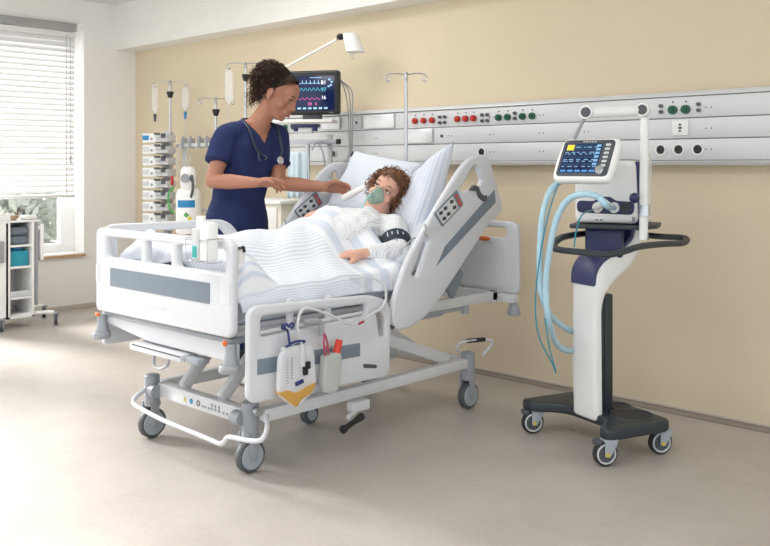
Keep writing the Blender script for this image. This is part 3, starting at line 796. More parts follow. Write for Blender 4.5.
b.chain([Sr, Sr*.5+Er*.5, Er], [.050, .047, .040]); b.chain([Er, Er*.6+Wr*.4, Wr], [.040, .041, .026])
b.chain([Sl, Sl*.5+El*.5, El], [.050, .047, .041]); b.chain([El, El*.6+Wl*.4, Wl], [.041, .041, .027])
hand(b, Wr, (.72, .60, .03), (.35, -.45, -.85), -1, curl=[.25, .38, .50, .60], sc=.95, thumbcurl=.35)
hand(b, Wl, (.82, .56, -.03), (.30, -.62, -.55), -1, curl=[.30, .38, .45, .5], sc=1.0, thumbcurl=.15)
for s in (-1, 1):   # legs and feet
    y = 2.985+s*.09
    b.chain([(-4.0, y, .84), (-4.0, y+.07, .50), (-4.02, y+.12, .10)], [.088, .058, .042]); b.chain([(-4.03, y+.12, .06), (-3.90, y+.13, .045)], [.045, .035])
headprims(b, HN)
b.fuse(.0050, 3)
obj('body', b, 'skin_nurse', nurse, ang=180)
face(HN, nurse, 'lip_nurse', look=(0, -.8), lid=.72)
# scrub top
b = B()
b.loft([ring(c, (.0, a, 0), (d, 0, 0)) for c, a, d in TR])
b.chain([(-3.935, 3.05, 1.415), (-3.935, 2.93, 1.395), Sr], [.062, .066, .070]); b.chain([(-3.935, 3.05, 1.415), (-3.93, 3.15, 1.40), Sl], [.062, .066, .070])
cr = Sr*.38+Er*.62; cl = Sl*.36+El*.64
b.cyl(Sr, cr, .070, .069); b.cyl(Sl, cl, .070, .069)
b.fuse(.0075, 4)
b.wobble(.017, 6, (1, 4, 2), .007, 16, stretch=(1, 1, .45))
nk = V((-3.915, 3.065, 1.44))
def neck(p):
    dy = abs(p.y-3.065); front = p.x > -3.93
    if front: return p.z > 1.335+dy*1.35 and dy < .085 and p.z > 1.30
    return (p-nk).length < .078 and p.z > 1.425
dr, dl = (Er-Sr).normalized(), (El-Sl).normalized()
b.cut(lambda p: neck(p) or p.z < .80)
b.solid(.004)
top = obj('scrub_top', b, 'scrub', nurse, ang=180, label='navy v-neck scrub top')
b = B()
for c, dd in ((cr, dr), (cl, dl)):
    u = dd.orthogonal().normalized(); v = dd.cross(u)
    b.tube([c-dd*.012+(u*math.cos(t)+v*math.sin(t))*.069 for t in [k*6.283/24 for k in range(24)]], .0045, 6, closed=True)
vn = [(-3.868, 2.985, 1.448), (-3.838, 3.02, 1.395), (-3.828, 3.065, 1.333), (-3.838, 3.11, 1.395), (-3.868, 3.148, 1.448)]
obj('hem', b, 'scrub_dark', top)
b = B().loft([ring((-4.0, 2.98, .88), (0, .182, 0), (.132, 0, 0)), ring((-4.0, 2.98, .74), (0, .185, 0), (.128, 0, 0))])
for s in (-1, 1):
    y = 2.985+s*.09
    b.chain([(-4.0, y, .80), (-4.0, y+.07, .50), (-4.02, y+.12, .11)], [.10, .078, .07])
b.fuse(.009, 4); b.wobble(.012, 7)
obj('scrub_trousers', b, 'scrub', nurse, ang=180, label='navy scrub trousers')
for s in (-1, 1):
    y = 2.985+s*.09+.12
    obj('shoe', B().chain([(-4.05, y, .048), (-3.97, y, .05), (-3.86, y+s*.012, .042)], [.05, .048, .04]), 'white', nurse, label='white shoe')
# hair: smooth front drawn back into a mass of curls
b = B()
b.sph((0, -.022, .04), (.0815, .0985, .088), Mx=HN, seg=32)
b.sph((0, .02, .07), (.066, .07, .055), Mx=HN, seg=24)
b.fuse(.003, 3)
HI = HN.inverted()
def hairline(p):
    q = HI @ p
    return (q.y > .004 and q.z < .03+(q.y-.0)*1.15) or q.z < -.05 or (q.y > -.03 and q.z < .018) 
b.cut(hairline); b.wobble(.004, 60); b.solid(.003)
hair = obj('hair', b, 'hair_nurse', nurse, ang=180, label='dark curly hair gathered at the back')
rnd = random.Random(3); roots = []; core = V((0, -.082, .056))
for i in range(760):
    d = V((rnd.gauss(0, 1), rnd.gauss(-.25, 1), rnd.gauss(-.1, 1))).normalized()
    q = core+V((d.x*.062, d.y*.055, d.z*.062)); wd = (HN.to_3x3() @ d).normalized()
    roots.append((HN @ q, wd))
for i in range(70):   # curls hanging to the nape
    q = V((rnd.uniform(-.06, .06), rnd.uniform(-.125, -.075), rnd.uniform(-.06, 0))); roots.append((HN @ q, (HN.to_3x3() @ V((rnd.gauss(0, .35), rnd.gauss(-.5, .3), -1))).normalized()))
obj('curls', curls(HN, roots[:520], 26, .0085, .050, .0028, 1, .3), 'hair_nurse', hair)
obj('curls', curls(HN, roots[520:], 28, .0085, .060, .0024, 2, .4), 'hair_nurse_tip', hair, label='lighter brown curl ends')
rc = []
while len(rc) < 520:
    d = V((rnd.gauss(0, 1), rnd.gauss(-.1, 1), abs(rnd.gauss(0, 1)))).normalized()
    q = V((0, -.022, .04))+V((d.x*.083, d.y*.10, d.z*.090))
    if (q.y > .004 and q.z < .045+(q.y-.0)*1.05) or q.z < .03: continue
    rc.append((HN @ q, (HN.to_3x3() @ (V((0, -.9, .12))+d*.25)).normalized()))
obj('curls', curls(HN, rc, 18, .0045, .05, .0026, 6, .05), 'hair_nurse', hair)
b = B().sph(core, (.066, .06, .066), Mx=HN, seg=20).sph((0, -.09, .05), (.05, .05, .05), Mx=HN); b.wobble(.012, 40)
obj('hair_bun', b, 'hair_nurse', hair, ang=180)
# stethoscope round her neck
b = B()
L_ = [(-3.925, 3.145, 1.462), (-3.88, 3.165, 1.445), (-3.845, 3.16, 1.41), (-3.822, 3.155, 1.36), (-3.80, 3.15, 1.30), (-3.797, 3.135, 1.262)]
R_ = [(-3.925, 3.145, 1.462), (-3.975, 3.10, 1.475), (-3.985, 3.04, 1.478), (-3.95, 2.985, 1.47), (-3.89, 2.965, 1.445), (-3.838, 2.962, 1.39), (-3.82, 2.97, 1.33), (-3.812, 2.995, 1.29), (-3.806, 3.02, 1.275)]
st = thing('stethoscope', 'dark stethoscope hanging round the nurse\'s neck', 'stethoscope', (-3.81, 3.10, 1.24))
obj('tubing', B().tube(L_, .0062, 8, sm=5).tube(R_, .0062, 8, sm=5), 'steth', st)
obj('ear_tube', B().tube([(-3.806, 3.02, 1.275), (-3.802, 3.045, 1.262), (-3.804, 3.03, 1.245)], .004, 8, sm=3).tube([(-3.812, 2.995, 1.29), (-3.804, 2.99, 1.26), (-3.806, 3.0, 1.242)], .004, 8, sm=3), 'dark_grey', st)
Mc = frame((-3.79, 3.128, 1.245), (0, 1, 0), (-.15, 0, 1))
obj('chest_piece', B().lathe([(.019, -.006), (.022, -.003), (.022, .004), (.018, .007), (.005, .009)], Mc), 'chrome', st, label='round metal chest piece')
# thermometer in her left hand
th_ = thing('ear_thermometer', 'white handheld thermometer in the nurse\'s hand by the patient\'s cheek', 'thermometer', (-3.36, 3.31, 1.06))
p0, p1 = at(344.5, 197.5, 4.66), at(364, 187.5, 4.53)
obj('handle', B().chain([p0, p0*.5+p1*.5, p1], [.017, .018, .014], seg=14), 'white', th_)
obj('probe', B().chain([p1, p1+(p1-p0).normalized()*.02+V((.0, 0, -.02))], [.011, .006], seg=12), 'light_grey', th_)

# ------------------------------------------------------------------ patient
pat = thing('person', 'curly haired woman lying in the bed wearing an oxygen mask and patterned gown', 'person', (-3.15, 2.7, .72))
ph = at(385.5, 194, 4.52)
pf = V((.42, -.80, .26)).normalized()         # face towards the foot of the bed and the ceiling
pu = V((.38, .37, .85)); pu = (pu-pf*pu.dot(pf)).normalized(); pr = pf.cross(pu)
HP = Matrix.Translation(ph) @ frame((0, 0, 0), pr, pf, pu) @ Matrix.Diagonal((1.03, 1.03, 1.03, 1))
inc = V((0, math.cos(R(28)), math.sin(R(28)))); nrm = V((0, -inc.z, inc.y))
pel = V((-3.16, 2.60, .785)); nb = V((-3.10, 3.12, .930))
TP = [(pel+V((0, -.06, 0)), .17, .085), (pel+V((0, .08, .01)), .165, .085), (pel*.7+nb*.3, .145, .080), (pel*.45+nb*.55, .155, .090), (pel*.2+nb*.8, .165, .095), (pel*.04+nb*.96, .14, .075), (nb+inc*.03, .07, .06)]
Sn, En, Wn = nb+V((.15, .03, -.02)), V((-2.815, 3.03, .805)), V((-2.86, 2.83, .815))
Sf, Ef, Wf = nb+V((-.16, -.01, -.02)), V((-3.45, 3.0, .89)), V((-3.27, 3.05, .985))
b = B()
b.loft([ring(c, (a*.9, 0, 0), nrm*d*.9) for c, a, d in TP])
b.chain([nb, nb*.4+ph*.6], [.055, .052]); b.chain([nb*.4+ph*.6, ph-pu*.03], [.052, .06])
b.chain([nb, Sn], [.05, .05]); b.chain([nb, Sf], [.05, .05])
b.chain([Sn, En], [.05, .038]); b.chain([En, En*.6+Wn*.4, Wn], [.038, .036, .024])
b.chain([Sf, Ef], [.05, .038]); b.chain([Ef, Wf], [.038, .024])
hand(b, Wn, (-.45, -.88, -.02), (-.15, .0, -1), 1, curl=.22, sc=.98, spread=.5)
hand(b, Wf, (-.60, -.78, -.02), (0, -.1, -1), -1, curl=.25, sc=.95, spread=.5)
for s in (-1, 1):
    hx = -3.16+s*.085
    b.chain([(hx, 2.58, .79), (hx+s*.03, 2.32, .80), (hx+s*.01, 2.13, .765)], [.085, .055, .045]); b.chain([(hx+s*.03, 2.12, .765), (hx+s*.05, 2.09, .80)], [.04, .03])
headprims(b, HP)
b.fuse(.0045, 3)
obj('body', b, 'skin_patient', pat, ang=180)
face(HP, pat, 'lip_patient', look=(.3, .4), lid=.1)
b = B()
b.loft([ring(c+nrm*.005, (a+.012, 0, 0), nrm*(d+.012)) for c, a, d in TP])
b.chain([nb-inc*.03, Sn], [.066, .070]); b.chain([nb-inc*.03, Sf], [.066, .070])
cwn = En*.15+Wn*.85; cwf = Ef*.1+Wf*.9
b.chain([Sn, En], [.070, .056]); b.cyl(En, cwn, .056, .046); b.chain([Sf, Ef], [.07, .056]); b.cyl(Ef, cwf, .056, .044)
b.fuse(.0075, 3); b.wobble(.016, 8, (3, 1, 1), .008, 22)
dn = (Wn-En).normalized(); df = (Wf-Ef).normalized()
def gcut(p):
    q = HP.inverted() @ p
    nkp = nb*.5+ph*.5
    return (p-nkp).length < .088 or (p-nb).dot(inc) > .075
b.cut(gcut); b.solid(.004)
obj('gown', b, 'gown', pat, ang=180, label='pale gown with small grey print')
b = B()
b.sph((0, -.025, .04), (.086, .10, .092), Mx=HP, seg=32); b.sph((0, .02, .07), (.07, .07, .052), Mx=HP, seg=24); b.fuse(.0035, 3)
HPI = HP.inverted()
def phair(p):
    q = HPI @ p
    return q.y > .0 and q.z < .058+(q.y-.01)*.2 and (abs(q.x) < .066 or q.y > .04) or q.z < -.06 or (q.y > .045 and q.z < .07)
b.cut(phair); b.wobble(.008, 45); b.solid(.004)
hair = obj('hair', b, 'hair_patient', pat, ang=180, label='short curly auburn hair')
rnd = random.Random(5); roots = []
while len(roots) < 760:
    d = V((rnd.gauss(0, 1), rnd.gauss(-.2, 1), rnd.gauss(.2, 1))).normalized()
    q = V((0, -.015, .03))+V((d.x*.083, d.y*.10, d.z*.098))
    if q.y > .02 and q.z < .078 and (abs(q.x) < .058 or q.y > .05): continue
    if q.y > -.01 and q.z < .03 and abs(q.x) < .06: continue
    if q.z < -.08: continue
    wd = (HP.to_3x3() @ (d*.5+V((d.x*.6, -.25, .0))-V((0, 0, .35)))).normalized(); roots.append((HP @ q, wd))
obj('curls', curls(HP, roots[:480], 22, .0075, .044, .0030, 8, .1), 'hair_patient', hair)
obj('curls', curls(HP, roots[480:], 22, .0075, .044, .0026, 9, .1), 'hair_patient_tip', hair, label='lighter auburn curls')
# oxygen mask
om = thing('oxygen_mask', 'clear green oxygen mask over the patient\'s nose and mouth', 'mask', ph+pf*.12-pu*.06)
b = B(); rings = []
for t, sx, sz, yy, zz in ((0, .040, .052, .075, -.040), (.1, .042, .054, .083, -.040), (.4, .036, .045, .106, -.040), (.75, .024, .030, .130, -.045), (1, .013, .014, .142, -.050)):
    rr = []
    for k in range(28):
        a = 2*math.pi*k/28; x = math.cos(a)*sx; z = math.sin(a)*sz
        taper = 1-.35*max(0, math.sin(a))
        rr.append(V((x*taper, yy+(.012*max(0, math.sin(a)) if t > .2 else 0)-.22*abs(x)*(1-t), zz+z)))
    rings.append(rr)
b.loft(rings, HP, caps=False); b.solid(.0015)
obj('mask_shell', b, 'mask', om, ang=60)
obj('mask_port', B().cyl((0, .140, -.05), (0, .172, -.062), .011, .009, Mx=HP), 'tube_green', om)
obj('head_strap', B().tube([(-.040, .07, -.045), (-.068, .04, -.03), (-.083, -.0, -.02), (-.084, -.06, 0)], .0028, 6, sm=4, Mx=HP).tube([(.040, .07, -.045), (.068, .04, -.03), (.083, -.0, -.02), (.084, -.06, 0)], .0028, 6, sm=4, Mx=HP), 'dark_grey', om, label='dark elastic strap')
q0 = HP @ V((0, .172, -.062))
oxy = [q0, at(357, 216, 4.34), at(352, 226, 4.28), at(360, 236, 4.24), at(372, 243, 4.2), at(386, 250, 4.17), at(400, 252, 4.12), at(408, 246, 4.12)]
obj('oxygen_tube', B().tube(oxy, .0042, 8, sm=5), 'tube_green', om, label='thin pale green supply tube')
ox = thing('pulse_oximeter', 'small grey clip on a finger of the patient\'s far hand', 'oximeter', at(329, 212, 4.44))
obj('clip_shell', B().box((0, 0, .006), (.055, .022, .010), .004, frame(at(329, 211.5, 4.44), (.60, .78, .02), (-.79, .60, 0))).box((0, 0, -.006), (.05, .02, .009), .004, frame(at(329, 211.5, 4.44), (.60, .78, .02), (-.79, .60, 0))), 'mid_grey', ox)
obj('sensor_wire', B().tube([at(332, 212.5, 4.44), at(338, 211, 4.5), at(345, 209, 4.55)], .002, 6, sm=3), 'dark_grey', ox)
# blood pressure cuff
ca, cb = Sn*.50+En*.50, Sn*.12+En*.88
cu_ = thing('blood_pressure_cuff', 'dark blood pressure cuff wrapped on the patient\'s near upper arm', 'cuff', ca)
d_ = (cb-ca).normalized(); u_ = d_.orthogonal().normalized(); v_ = d_.cross(u_)
rings = [[ca+d_*t*(cb-ca).length+(u_*math.cos(k*.2618)+v_*math.sin(k*.2618))*r_ for k in range(24)] for t, r_ in ((0, .066), (0, .074), (.5, .076), (1, .070), (1, .06))]
obj('cuff_band', B().loft(rings, caps=False, closed=False), 'cuff', cu_)
toc = (V((0, 0, CAMH))-(ca+cb)/2); toc = (toc-d_*toc.dot(d_)).normalized(); sd = d_.cross(toc)
b = B()
for i, (a_, h_) in enumerate(((-.55, .018), (-.2, .03), (.15, .022), (.45, .034))):
    pc = (ca*.5+cb*.5)+(toc*math.cos(a_)+sd*math.sin(a_))*.0775
    b.box((0, 0, 0), (h_, .006, .002), .0005, frame(pc, d_, d_.cross(toc*math.cos(a_)+sd*math.sin(a_))*-1))
obj('cuff_marking', b, 'cuff_print', cu_, label='pale printed marks')
obj('cuff_hose', B().tube([cb+toc*.07, at(404, 247, 4.1), at(414, 238, 4.12), at(424, 244, 4.1)], .004, 8, sm=5), 'mid_grey', cu_)

# ------------------------------------------------------------------ blanket
def blanket():
    nx, ny = 84, 96; b = B(); bm = b.bm; uv = None; G = {}
    xc = -3.165; hwid = .435
    def mat_z(y):
        return .722 if y < 2.84 else .722+max(0, (y-2.86))*math.tan(BA)*.97
    def prof_(y):
        ks = [(1.9, .80), (2.06, .82), (2.25, .885), (2.45, .90), (2.65, .91), (2.85, .945), (2.98, .985), (3.2, 1.09)]
        for (a, za), (c, zc) in zip(ks, ks[1:]):
            if y <= c:
                t = max(0, (y-a)/(c-a)); t = t*t*(3-2*t); return za+(zc-za)*t
        return ks[-1][1]
    for i in range(nx+1):
        s = i/nx                                   # 0 far edge .. 1 near edge
        w = -.60+1.20*s                            # arc distance from the centre line
        for j in range(ny+1):
            t = j/ny
            yend = 3.0-.06*max(0, w/.5)+.02*math.sin(w*9) - .10*max(0, min(1, (-w-.25)/.2))
            y = 2.03+(yend-2.03)*t
            e = hwid+.012
            if abs(w) < e: x, drop = xc+w, 0
            else: x, drop = xc+math.copysign(e+.004+.03*(1-math.exp(-(abs(w)-e)*8)), w), abs(w)-e
            base = mat_z(y)
            bump = (prof_(y)-base)*math.exp(-(abs((x-xc-.0)/.255))**2.6)
            # slack cloth round the body
            f = math.exp(-drop*20)
            z = base+.006+max(bump, 0)-drop*.42*(1 if drop else 0)
            n1 = noise.noise(V((x*3.5+4, y*2.2, 1)))*.036+noise.noise(V((x*9, y*5, 3)))*.012+noise.noise(V((x*5+y*6, y*2-x*3, 8)))*.026
            z += max(-.004, n1+.012)*f
            if drop: x += noise.noise(V((y*7, drop*6, 5)))*.012*(1 if w > 0 else -1)+.006
            if drop: z += noise.noise(V((y*4, 9, 5)))*.012
            lump = max(0, 1-abs(y-2.10)/.16)*(.175+.05*noise.noise(V((x*8, y*10, 2))))*max(0, 1-(abs(w)/.47)**10)
            z = max(z, base+.006+lump) if not drop else z
            if y < 2.06: z -= (2.06-y)*1.2*f
            if t > .955: z -= (t-.955)*.25
            G[i, j] = bm.verts.new((x, y, z))
    uvl = bm.loops.layers.uv.new('UVMap')
    for i in range(nx):
        for j in range(ny):
            fce = bm.faces.new((G[i, j], G[i+1, j], G[i+1, j+1], G[i, j+1]))
            for lp, (a, c) in zip(fce.loops, ((i, j), (i+1, j), (i+1, j+1), (i, j+1))): lp[uvl].uv = (a/nx, c/ny)
    bm.normal_update()
    bmesh.ops.solidify(bm, geom=bm.faces[:], thickness=-.012)
    return b
solo('blanket', blanket(), 'blanket', 'white and pale blue striped blanket covering the patient up to the chest', 'blanket', ang=180)
# ================================================================== ventilator on its trolley
vent = thing('ventilator', 'white and navy ventilator on a dark wheeled base beside the bed', 'ventilator', (-2.02, 3.44, 0))
def yawframe(o, deg):
    a = R(deg); r = V((RX, RY, 0)); d = V((DX, DY, 0))
    return frame(o, r*math.cos(a)-d*math.sin(a), r*math.sin(a)+d*math.cos(a))
FB = yawframe((-2.02, 3.44, 0), 63)
hole = circ(.13, .07, .082)
out = rp([(-.285, -.185), (-.215, -.19), (-.12, -.06), (.15, -.05), (.225, -.165), (.275, -.17), (.29, -.14), (.295, .15), (.26, .185), (-.2, .185), (-.285, .15)], [.03, .03, .06, .06, .03, .03, .03, .04, .04, .05, .05])
base = obj('base', B().plate(out, .045, FB @ Matrix.Translation((0, 0, .128)), bev=.010), 'anthracite', vent)
obj('cylinder_recess', B().lathe([(.084, -.004), (.088, .004), (.092, .004), (.096, -.004)], FB @ Matrix.Translation((.155, .075, .152))).lathe([(.05, -.004), (.054, .004), (.058, .004), (.062, -.004)], FB @ Matrix.Translation((.02, .12, .152))), 'anthracite', base)
obj('recess_floor', B().cyl((.155, .075, .150), (.155, .075, .1512), .083, Mx=FB, seg=32).cyl((.02, .12, .150), (.02, .12, .1512), .05, Mx=FB, seg=24), 'rubber', base)
for (px, py, zd, ya) in ((532.5, 433.5, 4.02, 20), (605, 466.5, 3.583, 25), (660, 454, 3.732, 25)):
    g = at(px, py, zd); g.z = 0
    F2 = yawframe((g.x, g.y, .052), -12+0)
    h = obj('caster', B().lathe([(.006, -.016), (.03, -.017), (.036, -.012), (.036, .012), (.03, .017), (.006, .016)], F2 @ Matrix.Rotation(R(90), 4, 'X')), 'dark_grey', vent)
    obj('tyre', B().lathe([(.036, -.013), (.046, -.015), (.051, -.009), (.051, .009), (.046, .015), (.036, .013)], F2 @ Matrix.Rotation(R(90), 4, 'X')), 'rubber', h)
    obj('rim', B().lathe([(.034, -.0005), (.036, .004), (.040, .004), (.042, -.0005)], F2 @ Matrix.Translation((0, -.0145, 0)) @ Matrix.Rotation(R(90), 4, 'X')), 'light_grey', h)
    obj('hub_cap', B().cyl((0, -.016, 0), (0, -.031, 0), .008, Mx=F2, seg=14), 'yellow', h, label='yellow green hub cap')
    fk = B()
    for yy in (-.024, .024): fk.plate(rp([(-.012, -.01), (.012, -.012), (.045, .045), (.04, .056), (-.01, .05)], .008), .006, F2 @ frame((0, yy, 0), (1, 0, 0), (0, 0, 1)), bev=.002)
    fk.box((.018, 0, .053), (.06, .054, .012), .004, F2).cyl((.02, 0, .055), (.02, 0, .072), .018, Mx=F2)
    obj('caster_fork', fk, 'hubgrey', h)
    obj('brake_lever', B().box((-.035, 0, .048), (.03, .04, .022), .005, F2), 'dark_grey', h)
# column with S-curved white cover
obj('column_post', B().box((0.025, .012, .40), (.09, .075, .52), .006, FB).box((0.071, .012, .40), (.006, .025, .52), .001, FB), 'anthracite', vent)
pr_ = rp([(-.075, .118), (-.08, .60), (-.078, .74), (-.04, .805), (.06, .845), (.135, .895), (.145, .96), (.205, .96), (.20, .87), (.135, .775), (.035, .71), (-.016, .66), (-.036, .58), (-.036, .30), (-.026, .118)], [.02, .2, .05, .06, .06, .05, .01, .01, .06, .06, .06, .05, .1, .1, .015])
Mcol = FB @ frame((.008, .012, 0), (0, 1, 0), (0, 0, 1))
obj('column_cover', B().plate(pr_, .170, Mcol, bev=.03), 'white', vent)
cap = rp([(-.088, .70), (-.086, .765), (-.046, .818), (.055, .858), (.128, .905), (.138, .965), (.160, .965), (.152, .895), (.07, .84), (-.02, .80), (-.06, .76), (-.066, .70)], [.012, .04, .05, .05, .04, .01, .01, .04, .05, .04, .03, .01])
obj('column_cap', B().plate(cap, .15, Mcol, bev=.008), 'navy_soft', vent, label='navy front cap of the column')

# body
FBd = yawframe((-1.995, 3.54, .968), 22)
F3 = FBd
obj('neck', B().box((-.015, -.02, -.085), (.165, .17, .14), .02, F3).box((.02, .08, -.10), (.12, .10, .11), .02, F3), 'navy_plastic', vent)
obj('mount_plate', B().plate(rp([(-.165, -.17), (.15, -.17), (.20, -.05), (.20, .13), (-.165, .13)], .03), .018, F3 @ Matrix.Translation((0.01, 0, -.014)), bev=.005), 'anthracite', vent)
body = obj('housing', B().plate(rp([(-.135, .0), (.135, .0), (.125, .272), (-.135, .272)], .03), .26, F3 @ frame((0, 0, 0), (1, 0, 0), (0, 0, 1)), bev=.018), 'white', vent)
obj('side_stripe', B().plate(rp([(.124, .0), (.166, .0), (.150, .268), (.118, .268)], .008), .06, F3 @ frame((0, -.088, 0), (1, 0, 0), (0, 0, 1)), bev=.006), 'navy_plastic', body, label='navy side stripe')
obj('side_wing', B().plate(rp([(-.04, .0), (.11, .0), (.12, .30), (-.06, .275)], .015), .03, F3 @ frame((.152, 0, 0), (0, 1, 0), (0, 0, 1)), bev=.008), 'white', body)
obj('top_vent', B().box((.03, .02, .273), (.14, .14, .006), .003, F3), 'anthracite', body)
obj('connector_recess', B().plate(rp([(-.125, .045), (.115, .038), (.12, .095), (.04, .098), (.02, .115), (-.03, .115), (-.05, .095), (-.125, .098)], .022), .012, F3 @ frame((0, -.128, 0), (1, 0, 0), (0, 0, 1)), bev=.004), 'navy_plastic', body, label='navy connector panel')
for x in (-.035, .035, .085):
    obj('port', B().cyl((x, -.13, .07), (x, -.148, .068), .023, .022, Mx=F3, seg=24).cyl((x, -.146, .068), (x, -.15, .068), .014, Mx=F3), 'anthracite' if x > .05 else 'white', body)
b = B()
for x in (-.04, -.02): b.box((x, -.131, .015), (.014, .003, .006), .001, F3)
b.box((.115, -.131, .02), (.012, .003, .02), .001, F3)
obj('marking', b, 'print_grey', body)
# display
FD = yawframe(at(587.5, 161.5, 3.66), 38) @ Matrix.Rotation(R(-33), 4, 'X')
MD = FD @ frame((0, 0, 0), (1, 0, 0), (0, 0, 1)) @ Matrix.Scale(1.06, 4)
disp = obj('display_housing', B().plate(rp([(-.122, -.098), (.118, -.098), (.128, .0), (.124, .1), (-.118, .1), (-.128, 0)], [.03, .03, .2, .03, .03, .2], 6), .042, MD, bev=.016), 'white', vent)
obj('bezel', B().plate(rp(rect(-.108, -.082, .107, .086), .02), .004, MD @ Matrix.Translation((0, 0, .0215)), bev=.0015), 'dark_grey', disp, label='dark grey screen bezel')
S_ = lambda z: MD @ Matrix.Translation((0, 0, z))
sc_ = obj('screen', B().plate(rp(rect(-.098, -.068, .058, .068), .002), .002, S_(.0243), bev=.0004), 'scr_blue', disp)
b = B()
for y in (.022, -.012, -.045): b.plate(rect(-.096, y-.012, .03, y+.012), .0006, S_(.0256), bev=.0001)
obj('readout_row', b, 'scr_navy', sc_)
obj('alarm_field', B().plate(rect(-.088, .036, -.058, .062), .0008, S_(.0258), bev=.0001), 'e_yel', sc_, label='yellow field')
rnd = random.Random(2)
for y in (.05, .026, .018, -.008, -.016, -.040):
    x = -.05 if y > .03 else -.09; b = B()
    while x < .045:
        L_ = rnd.uniform(.006, .02); b.plate(rect(x, y-.0018, x+L_, y+.0018), .0006, S_(.0263), bev=.0001); x += L_+rnd.uniform(.006, .016)
    obj('readout_text', b, 'e_dim', sc_)
b = B()
for k in range(5): b.plate(rect(-.09+k*.03, -.064, -.068+k*.03, -.055), .0006, S_(.0258), bev=.0001)
obj('soft_key', b, 'e_blue', sc_)
b = B()
for k in range(6): b.plate(rect(.036, .052-k*.017, .054, .062-k*.017), .0006, S_(.0258), bev=.0001)
obj('parameter_field', b, 'e_dim', sc_)
for k in range(6):
    obj('button', B().plate(rp(rect(.071, .056-k*.019, .092, .067-k*.019), .004), .004, S_(.0245), bev=.0015), 'light_grey', disp)
obj('control_knob', B().lathe([(.0, -.002), (.019, -.002), (.018, .012), (.014, .016), (.0, .017)], S_(.024) @ Matrix.Translation((.076, -.058, 0))), 'chrome', disp, label='silver turning knob')
b = B()
for k in range(5): b.plate(rect(-.028+k*.012, .0745, -.019+k*.012, .0795), .0006, S_(.024), bev=.0001)
obj('maker_mark', b, 'light_grey', disp)
# hose support arm above
q = [at(643.5, 240, 3.70), at(644.5, 118, 3.70)]
obj('support_post', B().tube([q[0], q[1]], .018, 14), 'white', vent)
obj('post_clamp', B().cyl(at(644.5, 205, 3.7), at(644.5, 216, 3.7), .024), 'chrome', vent)
obj('post_ring', B().cyl(at(645, 232, 3.7), at(645, 240, 3.7), .015), 'chrome', vent)
obj('clamp_knob', B().sph(at(634.5, 198, 3.66), (.022, .022, .022)), 'navy_plastic', vent)
a0, a1 = at(587, 112.5, 3.68), at(643, 110, 3.70)
obj('support_arm', B().tube([a0, a1], .024, 16), 'white', vent)
for p_ in (a0, a1):
    obj('arm_joint', B().cyl(p_+V((.01, -.028, 0)), p_+V((-.01, .028, 0)), .028, seg=24), 'white', vent)
    obj('joint_cap', B().cyl(p_+V((.010, -.029, 0)), p_+V((.011, -.034, 0)), .021, .019, seg=24), 'dark_grey', vent)
obj('arm_strut', B().tube([a0, at(583, 121, 3.70), at(574, 139, 3.72)], .008, 10, sm=3), 'mid_grey', vent)
# push handle: closed dark loop around the neck
hp = [at(553.5, 246, 3.66), at(558, 249.5, 3.60), at(580, 252, 3.52), at(605, 254.5, 3.46), at(622, 252, 3.46), at(640, 246.5, 3.52), at(664, 244, 3.64), at(683, 243, 3.76), at(684, 238, 3.86), at(660, 236.5, 3.9), at(630, 234, 4.0), at(595, 233, 4.02), at(567, 236, 3.86), at(556, 241, 3.74)]
obj('push_handle', B().tube(hp, .0165, 10, sm=5, closed=True, flat=.8), 'anthracite', vent)
# breathing hoses
def hose(pts, r, m, name, label=None, ribs=True):
    P = catmull(pts, 16); rs = [r*(1+.07*(1 if i % 2 else -1)) if ribs else r for i in range(len(P))]
    return obj(name, B().tube(P, rs, 12), m, vent, label)
hose([F3 @ V((.035, -.15, .068)), at(607, 206, 3.42), at(598, 197, 3.42), at(583, 194, 3.44), at(568, 200, 3.50), at(557, 218, 3.54), at(550, 248, 3.56), at(546, 285, 3.58), at(549, 322, 3.60), at(560, 347, 3.80), at(580, 352, 4.0)], .0125, 'hose', 'breathing_hose', 'pale blue corrugated breathing hose')
hose([at(561, 181, 3.72), at(551, 190, 3.68), at(543, 212, 3.64), at(540, 245, 3.62), at(540, 280, 3.62), at(545, 305, 3.64), at(557, 322, 3.82), at(578, 335, 4.0)], .0125, 'hose', 'breathing_hose', 'pale blue corrugated breathing hose')
obj('hose_elbow', B().tube([F3 @ V((-.035, -.148, .068)), F3 @ V((-.03, -.185, .072)), F3 @ V((-.002, -.20, .10))], .013, 10, sm=4).tube([F3 @ V((.035, -.148, .068)), F3 @ V((.03, -.185, .072)), F3 @ V((.0, -.215, .10))], .013, 10, sm=4), 'white', vent)
obj('sensor_line', B().tube([at(558, 184, 3.6), at(549, 212, 3.56), at(541, 250, 3.54), at(536, 290, 3.54), at(536, 320, 3.54), at(541, 342, 3.54), at(552, 363, 3.54), at(556, 373, 3.54)], .003, 6, sm=6), 'teal_line', vent, 'teal sensor line')
obj('sensor_line', B().tube([at(545, 318, 3.52), at(548, 340, 3.52), at(552, 358, 3.52), at(556, 372, 3.53)], .0028, 6, sm=5), 'teal_line', vent, 'teal sensor line')
obj('sensor_line', B().tube([F3 @ V((-.05, -.15, .06)), at(582, 215, 3.4), at(576, 232, 3.42), at(574, 247, 3.44)], .003, 6, sm=5), 'teal_line', vent, 'teal sensor line')

